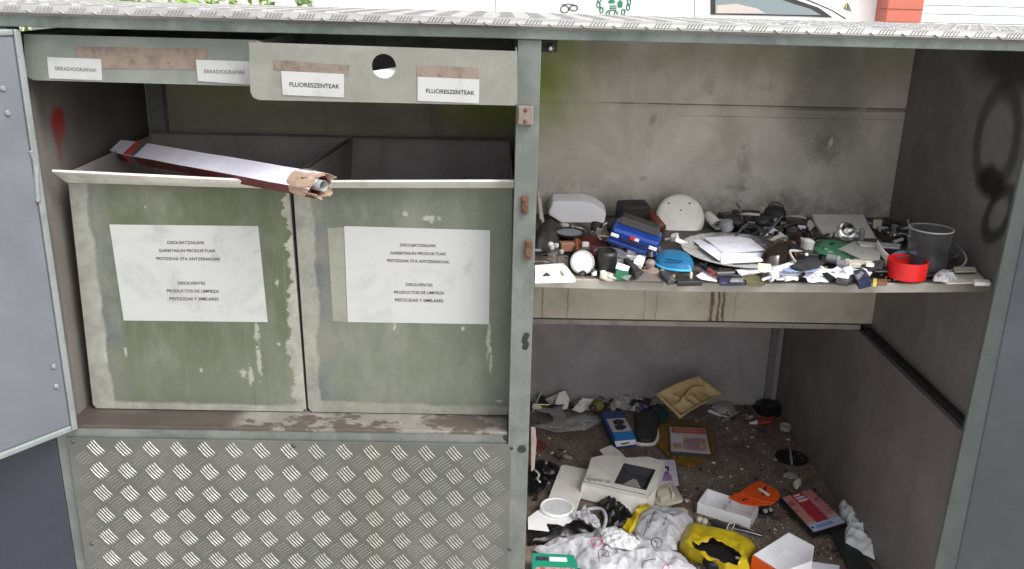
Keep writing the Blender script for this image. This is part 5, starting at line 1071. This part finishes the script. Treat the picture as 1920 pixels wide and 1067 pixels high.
fl=B(); prism(fl,[cw-Zv*.0139+(win[k]-cw)*t for k,t in ((1,.1),(2,.55),(3,.62),(0,.15))],(0,0,.0008))
btn=[]
for u,v in ((1105,899),(1116,900),(1127,901),(1140,903)):
    c_=f(u,v,Hh); btn.append(('button_recess',lt([(0,.0007),(.0085,.0007),(.0085,-.0005)],c_,(0,0,0),20),m_grey,{})); btn.append(('button',lt([(0,.0006),(.0042,.0008),(.0045,.0030),(.0062,.0026),(.0066,-.0005)],c_,(0,0,0),18),m_lgrey,{}))
item('meter_housing','off-white meter housing with dark window and four round buttons','meter housing',c-Zv*Hh,[('faceplate',bm,m_white,dict(solid=.003,bevel=.001,up=True)),('side_walls',wl,m_white,{}),('window_bezel',wn,m_dgrey,dict(solid=.001)),('display',scr,plain('dark_display',(.05,.055,.06),.2),{}),('display_patch',fl,m_lgrey,{})]+btn+[('groove',tb([f(1094,903,Hh+.0006),f(1130,910,Hh+.0006),f(1160,917,Hh+.0006),f(1212,928,Hh+.0006)],.0014,6),m_grey,{}),('bezel_edge',tb([w_+Zv*.0005 for w_ in win+[win[0]]],.0022,6,False),m_dgrey,{})])
flat('housing_lid','white plastic flap rising behind the meter housing','flap','F',[(1124,843),(1146,834),(1163,846),(1172,856),(1134,856)],.04,.003,m_white,.001)
q=[(1222,860),(1266,861),(1274,912),(1238,914)]
pr=printed('F',q,.013,[(.04,.02,.98,.98,P3('booklet_white',206,204,220)),(.2,.28,.6,.55,p_pur),(.3,.26,.66,.42,p_dk),(.10,.55,.7,.78,p_vio),(.4,.34,.55,.44,p_wht)])
item('booklet','white booklet with purple picture behind the meter housing','booklet',cen('F',q),[('pages',SL_('F',q,.002,.011),m_dgrey,{})]+pr)
q=[(1221,929),(1228,912),(1262,902),(1281,936),(1236,950)]
item('cream_holder','cream plastic holder with open slots below the booklet','holder',cen('F',q),[('base',SL_('F',q,.004,.010),m_cream,dict(bevel=.001)),('post',SL_('F',[(1232,922),(1252,912),(1258,926),(1240,936)],.014,.018),m_cream,dict(bevel=.001)),('post',SL_('F',[(1254,908),(1260,906),(1266,924),(1260,926)],.014,.024),m_cream,dict(bevel=.001)),('front_lip',SL_('F',[(1262,930),(1280,934),(1278,938),(1236,949),(1234,945)],.0142,.008),m_cream,dict(bevel=.001)),('clear_cover',SL_('F',[(1256,906),(1268,912),(1276,928),(1264,924)],.040,.0015),m_glass,{})])
flat('cardboard_tab','grey beige card tab right of the printed plastic bag','card tab','F',[(1252,952),(1282,952),(1291,958),(1289,966),(1262,966)],.004,.0015,m_cream,.0003)
# big white card, tub lid
flat('white_board','long white rounded plastic panel left of the meter housing','board','F',[(1052,872),(1060,871),(1094,878),(1106,880),(1078,966),(1018,958)],.020,.004,m_white,.002)
flat('white_card','large white card underneath the round tub lid','card','F',[(990,970),(1006,958),(1030,948),(1076,962),(1090,985),(1044,1001),(1028,996),(990,992)],.026,.0012,m_white2,.0004)
p=f(1044,953,.030); rr=.5*64*mp(1044,953,.03,'F')
item('tub_lid','round white translucent tub lid lying on the white card','tub lid',p,[('rim',lt([(rr*.84,.004),(rr*.88,.007),(rr*.97,.007),(rr,.003),(rr,-.002),(rr*.86,0)],p,(0,0,0),48),m_white2,dict(smooth=True)),('centre',lt([(0,.003),(rr*.85,.0035),(rr*.85,.001),(0,.001)],p,(0,0,0),48),P3('milky_plastic',206,208,212,.3),{})])
flat('white_sheet','plain white sheet poking out under the meter housing','sheet','F',[(1144,948),(1158,937),(1226,952),(1204,966),(1183,976)],.010,.001,m_white2,.0003)
# bags at the bottom
sheet('black_bin_bag','F',[(1118,946),(1128,940),(1146,944),(1170,962),(1188,975),(1176,994),(1150,1000),(1134,990),(1128,966)],.004,.03,m_bbag,'shiny black bin bag below the meter housing','bin bag',seed=61,freq=30,dome=.02,n=96,rings=14,smooth=True)
sheet('black_sack','F',[(990,1000),(1010,990),(1050,996),(1094,985),(1112,990),(1116,1006),(1096,1018),(1040,1022),(990,1024)],.004,.02,m_bbag,'shiny black sack beneath the white card at the left','sack',seed=62,freq=16,dome=.02,n=90,smooth=True)
sheet('black_scrap_bag','F',[(990,876),(1014,864),(1044,870),(1052,884),(1032,900),(1018,920),(992,930)],.002,.018,m_bbag,'crumpled black plastic scrap in the lower left corner','plastic scrap',seed=63,freq=24)
item('bag_handle','white twisted bag handle arching over the black sack','bag handle',f(1120,985),[('body',tb([f(1080,966,.03),f(1104,955,.04),f(1128,955,.045),f(1136,972,.045),f(1130,995,.04),f(1118,1012,.04)],.005,9),m_bag,dict(smooth=True)),('film_tail',(lambda bm:(star(bm,px('F',[(1072,972),(1096,958),(1110,972),(1124,978),(1126,1000),(1104,990),(1084,980)],.03),lambda t,p:.02*ridg(p,30,5),8,50,.002),bm)[1])(B()),m_bag,dict(solid=.001))])
sheet('yellow_flap','F',[(1165,992),(1180,975),(1198,950),(1212,947),(1226,952),(1216,966),(1200,976),(1190,998),(1180,1004)],.016,.02,m_ybag,'yellow plastic flap left of the printed white bag','bag flap',seed=64,freq=26,dome=.012,n=80,smooth=True)
pb_=sheet('printed_bag','F',[(1188,985),(1200,966),(1216,955),(1246,952),(1262,958),(1278,960),(1300,978),(1290,1000),(1272,1018),(1270,1034),(1238,1030),(1206,1014),(1186,1000)],.014,.014,m_bag,'white plastic bag printed with black marks, centre of the heap','plastic bag',seed=65,freq=16,dome=.03,n=110,rings=16)
def mark(name,par,pts,h,r_,m,lb=None,cat=None):
    bm=tb([f(u,v,h) for u,v in pts],r_,6); o=obj(name,bm,m,None); 
    if par: o.parent=par
    return o
for pts,h in (([(1222,1012),(1230,1008),(1240,1012),(1240,1022),(1230,1028),(1222,1022),(1222,1012)],.054),([(1228,1014),(1232,1020),(1230,1026)],.055),([(1214,978),(1212,992),(1206,1004)],.050),([(1228,958),(1222,972),(1216,990)],.054),([(1244,984),(1252,966),(1264,964)],.052),([(1236,958),(1244,966)],.046)): mark('black_mark',pb_,pts,h,.0011,m_dgrey)
wb=sheet('white_carrier_bag','F',[(1000,1034),(1020,1024),(1060,1018),(1100,1006),(1130,1002),(1150,996),(1186,1008),(1222,1026),(1262,1038),(1290,1052),(1310,1075),(1240,1085),(1120,1085),(1084,1066),(1060,1046),(1020,1044)],.008,.024,m_bag,'big crumpled white carrier bag along the bottom with pink outlines','carrier bag',seed=71,freq=21,dome=.028,n=160,rings=26)
mpk=P3('pink_ink',196,60,100); mpl=P3('plum_ink',120,50,70)
for pts,h,m in (([(1108,1014),(1118,1010),(1130,1014),(1124,1022),(1112,1022),(1108,1014)],.058,mpk),([(1124,1052),(1122,1034),(1130,1030),(1140,1034),(1140,1044),(1128,1040)],.066,mpl),([(1242,1066),(1248,1058),(1254,1062),(1254,1068)],.062,mpk),([(1204,1064),(1208,1052),(1230,1048)],.066,m_dgrey)): mark('pink_mark',wb,pts,h,.0010,m)
sheet('grey_bag_fold','F',[(1126,1000),(1140,992),(1176,1004),(1200,1020),(1186,1034),(1150,1030),(1130,1020)],.05,.025,bagmat('greyish_film',(.62,.63,.66),.93,.3),'greyish film fold lying over the white carrier bag','film',seed=73,freq=30,n=90,rings=12)
# yellow bag with hole and black device
yo=[(1282,986),(1300,984),(1340,996),(1384,1004),(1412,1018),(1420,1030),(1404,1052),(1408,1080),(1360,1085),(1330,1062),(1290,1048),(1270,1030),(1274,1008)]
yh=[(1296,1020),(1310,1024),(1330,1016),(1350,1016),(1372,1030),(1388,1044),(1382,1062),(1350,1056),(1322,1050),(1306,1036)]
bm=B(); c=sum(px('F',yh,.05),Vector())/len(yh)
def res_(pts,n,h):
    P_=px('F',pts,h); c_=c; 
    ang=[math.atan2(p.y-c_.y,p.x-c_.x) for p in P_]; L=[(P_[(i+1)%len(P_)]-P_[i]).length for i in range(len(P_))]; out=[]
    for k in range(n):
        th=2*math.pi*k/n-math.pi; d_=Vector((math.cos(th),math.sin(th))); best=None
        for i in range(len(P_)):
            a,b=P_[i],P_[(i+1)%len(P_)]; e=b-a; den=d_.x*e.y-d_.y*e.x
            if abs(den)<1e-9: continue
            t=((a.x-c_.x)*e.y-(a.y-c_.y)*e.x)/den; q_=((a.x-c_.x)*d_.y-(a.y-c_.y)*d_.x)/den
            if t>0 and -1e-6<=q_<=1+1e-6 and (best is None or t>best): best=t
        out.append(Vector((c_.x+d_.x*best,c_.y+d_.y*best,FZ)))
    return out
N_=96; oo=res_(yo,N_,.01); ii=res_(yh,N_,.045); R_=[]
for j in range(11):
    t=j/10; row=[]
    for k in range(N_):
        p=oo[k].lerp(ii[k],t); p.x+=.006*t*noise.noise(p*70); p.y+=.009*t*noise.noise(p*55+Vector((3,3,3))); p.z=FZ+.006+.040*min(1,t*2.2)**.6+.012*ridg(p,20,9)*(.3+t*.7)
        row.append(bm.verts.new(p))
    R_.append(row)
for a,b in zip(R_,R_[1:]):
    for k in range(N_): bm.faces.new([a[k],a[(k+1)%N_],b[(k+1)%N_],b[k]])
item('yellow_bag','torn yellow plastic bag with a black device showing inside','plastic bag',c-Zv*.05,[('film',bm,m_ybag,dict(solid=.0008,smooth=True))])
q=[(1300,1022),(1346,1018),(1390,1042),(1378,1066),(1330,1056)]
item('black_device','black device lying inside the torn yellow bag','device',cen('F',q),[('body',SL_('F',q,.008,.026),m_black,dict(bevel=.006,seg=3)),('label',SL_('F',[(1328,1043),(1348,1049),(1348,1052),(1328,1046)],.0343,.0005),m_lgrey,{}),('sticker_dot',lt([(0,.0006),(.006,.0006),(.006,0)],f(1383,1046,.0343),(0,0,0),20),m_white,{})])
# green box bottom left
q=[(998,1036),(1076,1040),(1090,1060),(1088,1090),(996,1090)]
pr=printed('F',[(998,1036),(1076,1040),(1092,1090),(996,1090)],.05,[(.08,.12,.38,.26,p_dk),(.40,.12,.80,.28,P3('strip_white',206,210,210)),(.08,.5,.92,.96,p_busy)])
item('green_game_case','green case with colourful cover at the lower left','game case',cen('F',q),[('case',SL_('F',[(998,1036),(1076,1040),(1092,1090),(996,1090)],.030,.020),P3('case_green',28,130,104,.4),dict(bevel=.002))]+pr)
# broken bits at the back left
bw=[('broken_panel','broken beige panel leaning at the back, left of the white shards',[(1022,748),(1044,738),(1052,752),(1034,762)],.05,m_lgrey),
('white_shard','pointed white shard standing in the back left heap',[(1040,758),(1048,736),(1060,732),(1068,748),(1064,766),(1044,770)],.06,m_white),
('thin_flap','pale triangular flap right of the pointed shard',[(1058,734),(1072,742),(1062,756)],.055,m_lgrey),
('white_carton_scrap','torn white carton scrap with prongs in the back left heap',[(1080,760),(1092,746),(1112,748),(1110,762),(1090,774),(1072,768)],.04,m_white),
('pale_strip','long pale strip leaning left beside the post',[(996,776),(1000,772),(1016,736),(1012,734)],.045,m_lgrey)]
for nme,lb,pts,h,m in bw:
    bm=B(); P_=px('F',pts,0); c=sum(P_,Vector())/len(P_)
    T=[f(u,v,h*(1-(v-min(q_[1] for q_ in pts))/(max(q_[1] for q_ in pts)-min(q_[1] for q_ in pts)+1))) for u,v in pts]
    prism(bm,T,(0,.004,-.003)); item(nme,lb,'shard',c,[('body',bm,m,dict(bevel=.0008))])
o=[(1020,772),(1034,766),(1050,766),(1062,778),(1062,792),(1052,802),(1038,803),(1030,798),(1036,788),(1032,778)]
flat('crescent_disc','milky crescent shaped plastic disc on the left of the floor','plastic disc','F',[(1034,766),(1050,766),(1062,778),(1062,792),(1052,802),(1030,800),(1036,792),(1037,782),(1030,774),(1006,770),(1012,764)],.010,.002,m_lgrey,.0006)
item('brass_rod','short brass rod beside the left heap','rod',f(1010,758),[('body',tb([f(1007,758,.02),f(1030,759,.02)],.0025,8,False),plain('brass',(.6,.45,.15),.3,.9),{})])
p=f(1120,771); item('green_ball','dull yellow-green ball left behind the blue carton','ball',p,[('body',lt([(0,0),(.014,.003),(.022,.012),(.024,.022),(.020,.034),(.010,.041),(0,.043)],p,(0,0,0),24),P3('moss_plastic',118,118,60,.6),dict(smooth=True))])
sheet('grey_film','F',[(1140,765),(1152,748),(1176,742),(1206,746),(1224,760),(1200,775),(1170,772)],.004,.03,m_cbag,'clear dusty film crumpled behind the blue carton','film',seed=81,freq=24,dome=.01,n=80)
sheet('dusty_film','F',[(1000,800),(1060,784),(1110,776),(1130,790),(1100,806),(1050,812)],.002,.008,m_cbag,'thin clear film lying right of the crescent disc','film',seed=82,freq=18,n=80)
sheet('teal_rag','F',[(1218,768),(1232,758),(1250,772),(1256,790),(1240,796)],.002,.02,P3('teal_cloth',36,76,74,.7),'dark teal rag beside the shoe sole','rag',seed=83,freq=26)
gadget_f=lambda u,v,d,rz,m,lb,name,cat,h=0: item(name,lb,cat,f(u,v,h),[('body',bxm(f(u,v,h),d,(0,0,rz)),m,dict(bevel=.002))])
gadget_f(1188,752,(.035,.02,.03),10,m_white,'small white block at the back behind the clear film','plastic_block','block')
gadget_f(1206,764,(.045,.03,.03),-12,m_blackm,'black block between the clear film and pulp tray','black_block','block')
gadget_f(1090,742,(.04,.02,.012),14,m_blackm,'black bar at the back between two white shards','black_bar','bar')
flat('red_wrapper','faded red wrapper scrap near the post','wrapper','F',[(1000,832),(1012,824),(1026,834),(1020,844),(1004,846)],.002,.001,P3('faded_red',120,66,54,.8),.0003)
item('white_peeling_strip','peeling pale strip hanging beside the post','strip',f(1000,860),[('body',(lambda bm:(prism(bm,[PY(996,800,.30),PY(1004,802,.30),PY(1006,830,.30),PY(1002,880,.30),PY(996,884,.30)],(0,.001,0)),bm)[1])(B()),dirty('peeling_paint',lin(150,138,136),lin(120,90,80),.5,30,.8),{})])
item('white_twig','tiny curled white plastic strip in the left corner','strip',f(1010,900),[('body',tb([f(1004,882,.02),f(1011,890,.02),f(1008,898,.02),f(1013,904,.02)],.003,6),m_white,{})])
# small pieces on the floor
scatter('F',[(1000,740),(1130,738),(1230,744),(1230,756),(1110,770),(1000,766)],44,[m_blackm,m_white,m_lgrey,m_dgrey,m_cream,m_grey],'little scrap in the heap along the lower back wall','scraps on the floor',(0,.02),12,(.7,1.6))
scatter('F',[(1130,765),(1230,750),(1250,780),(1200,780)],12,[m_black,m_dgrey,m_grey,p_pur],'little scrap behind the blue carton and shoe sole','scraps on the floor',(0,.02),13,(.7,1.5))
scatter('F',[(1360,748),(1440,760),(1400,790),(1360,780)],16,[m_dgrey,m_lgrey,m_blackm,m_cream],'little scrap right of the pulp tray','scraps on the floor',(0,.006),14,(.4,1.1))
scatter('F',[(1340,800),(1520,870),(1600,1000),(1560,1060),(1440,900),(1340,860)],22,[m_lgrey,m_cream,m_dgrey,m_brown],'little scrap on the open brown floor','scraps on the floor',(0,.002),15,(.25,.7))
scatter('F',[(1100,920),(1300,940),(1330,1000),(1300,1010),(1110,960)],14,[m_lgrey,m_blackm,m_cream],'little scrap between the meter housing and the bags','scraps on the floor',(0,.006),16,(.4,.9))
scatter('F',[(1000,850),(1080,830),(1060,900),(1000,960)],12,[m_blackm,m_black,m_dgrey,m_lgrey],'little scrap in the lower left corner by the black plastic','scraps on the floor',(0,.01),17,(.5,1.3))
# crumbs nobody could count
def crumbs(name,surf,pts,n,rng,m,seed,cl=9):
    rnd=random.Random(seed); bm=B(); us,vs=pts; c=0
    while c<n:
        u,v=rnd.uniform(*us),rnd.uniform(*vs); p=SF[surf](u,v,.0004)
        if surf=='F' and not (.04<p.x<XW-.02 and p.y<YB2-.02): 
            c+=1; continue
        if noise.noise(p*cl)+rnd.uniform(-.5,.5)<-.02: continue
        r_=rnd.uniform(*rng)*(1+2*(rnd.random()<.06)); a=rnd.uniform(0,6.3); k=rnd.choice((3,4,5))
        t=[bm.verts.new(p+Vector((math.cos(a+i*6.283/k)*r_*rnd.uniform(.5,1.2),math.sin(a+i*6.283/k)*r_*rnd.uniform(.5,1.2),rnd.uniform(0,r_*.5)))) for i in range(k)]
        top=bm.verts.new(p+Vector((0,0,r_*.8)))
        for i in range(k): bm.faces.new([t[i],t[(i+1)%k],top])
        c+=1
    o=obj(name,bm,m); tag(o,None,'debris',kind='stuff'); return o
o=crumbs('pale_crumbs','F',[(1000,1560),(745,1090)],3200,(.0009,.0030),P3('crumb_white',196,190,182,.6),5,5); o['label']='pale crumbs and flakes strewn over the brown cabinet floor'
o=crumbs('dark_crumbs','F',[(1000,1640),(740,1090)],1300,(.001,.005),P3('crumb_dark',54,42,36,.8),6,14); o['label']='dark dirt crumbs strewn over the cabinet floor'
o=crumbs('shelf_crumbs','S',[(1010,1850),(408,527)],1500,(.0008,.003),P3('crumb_grey',120,110,100,.8),7); o['label']='grey dust and crumbs on the upper shelf'
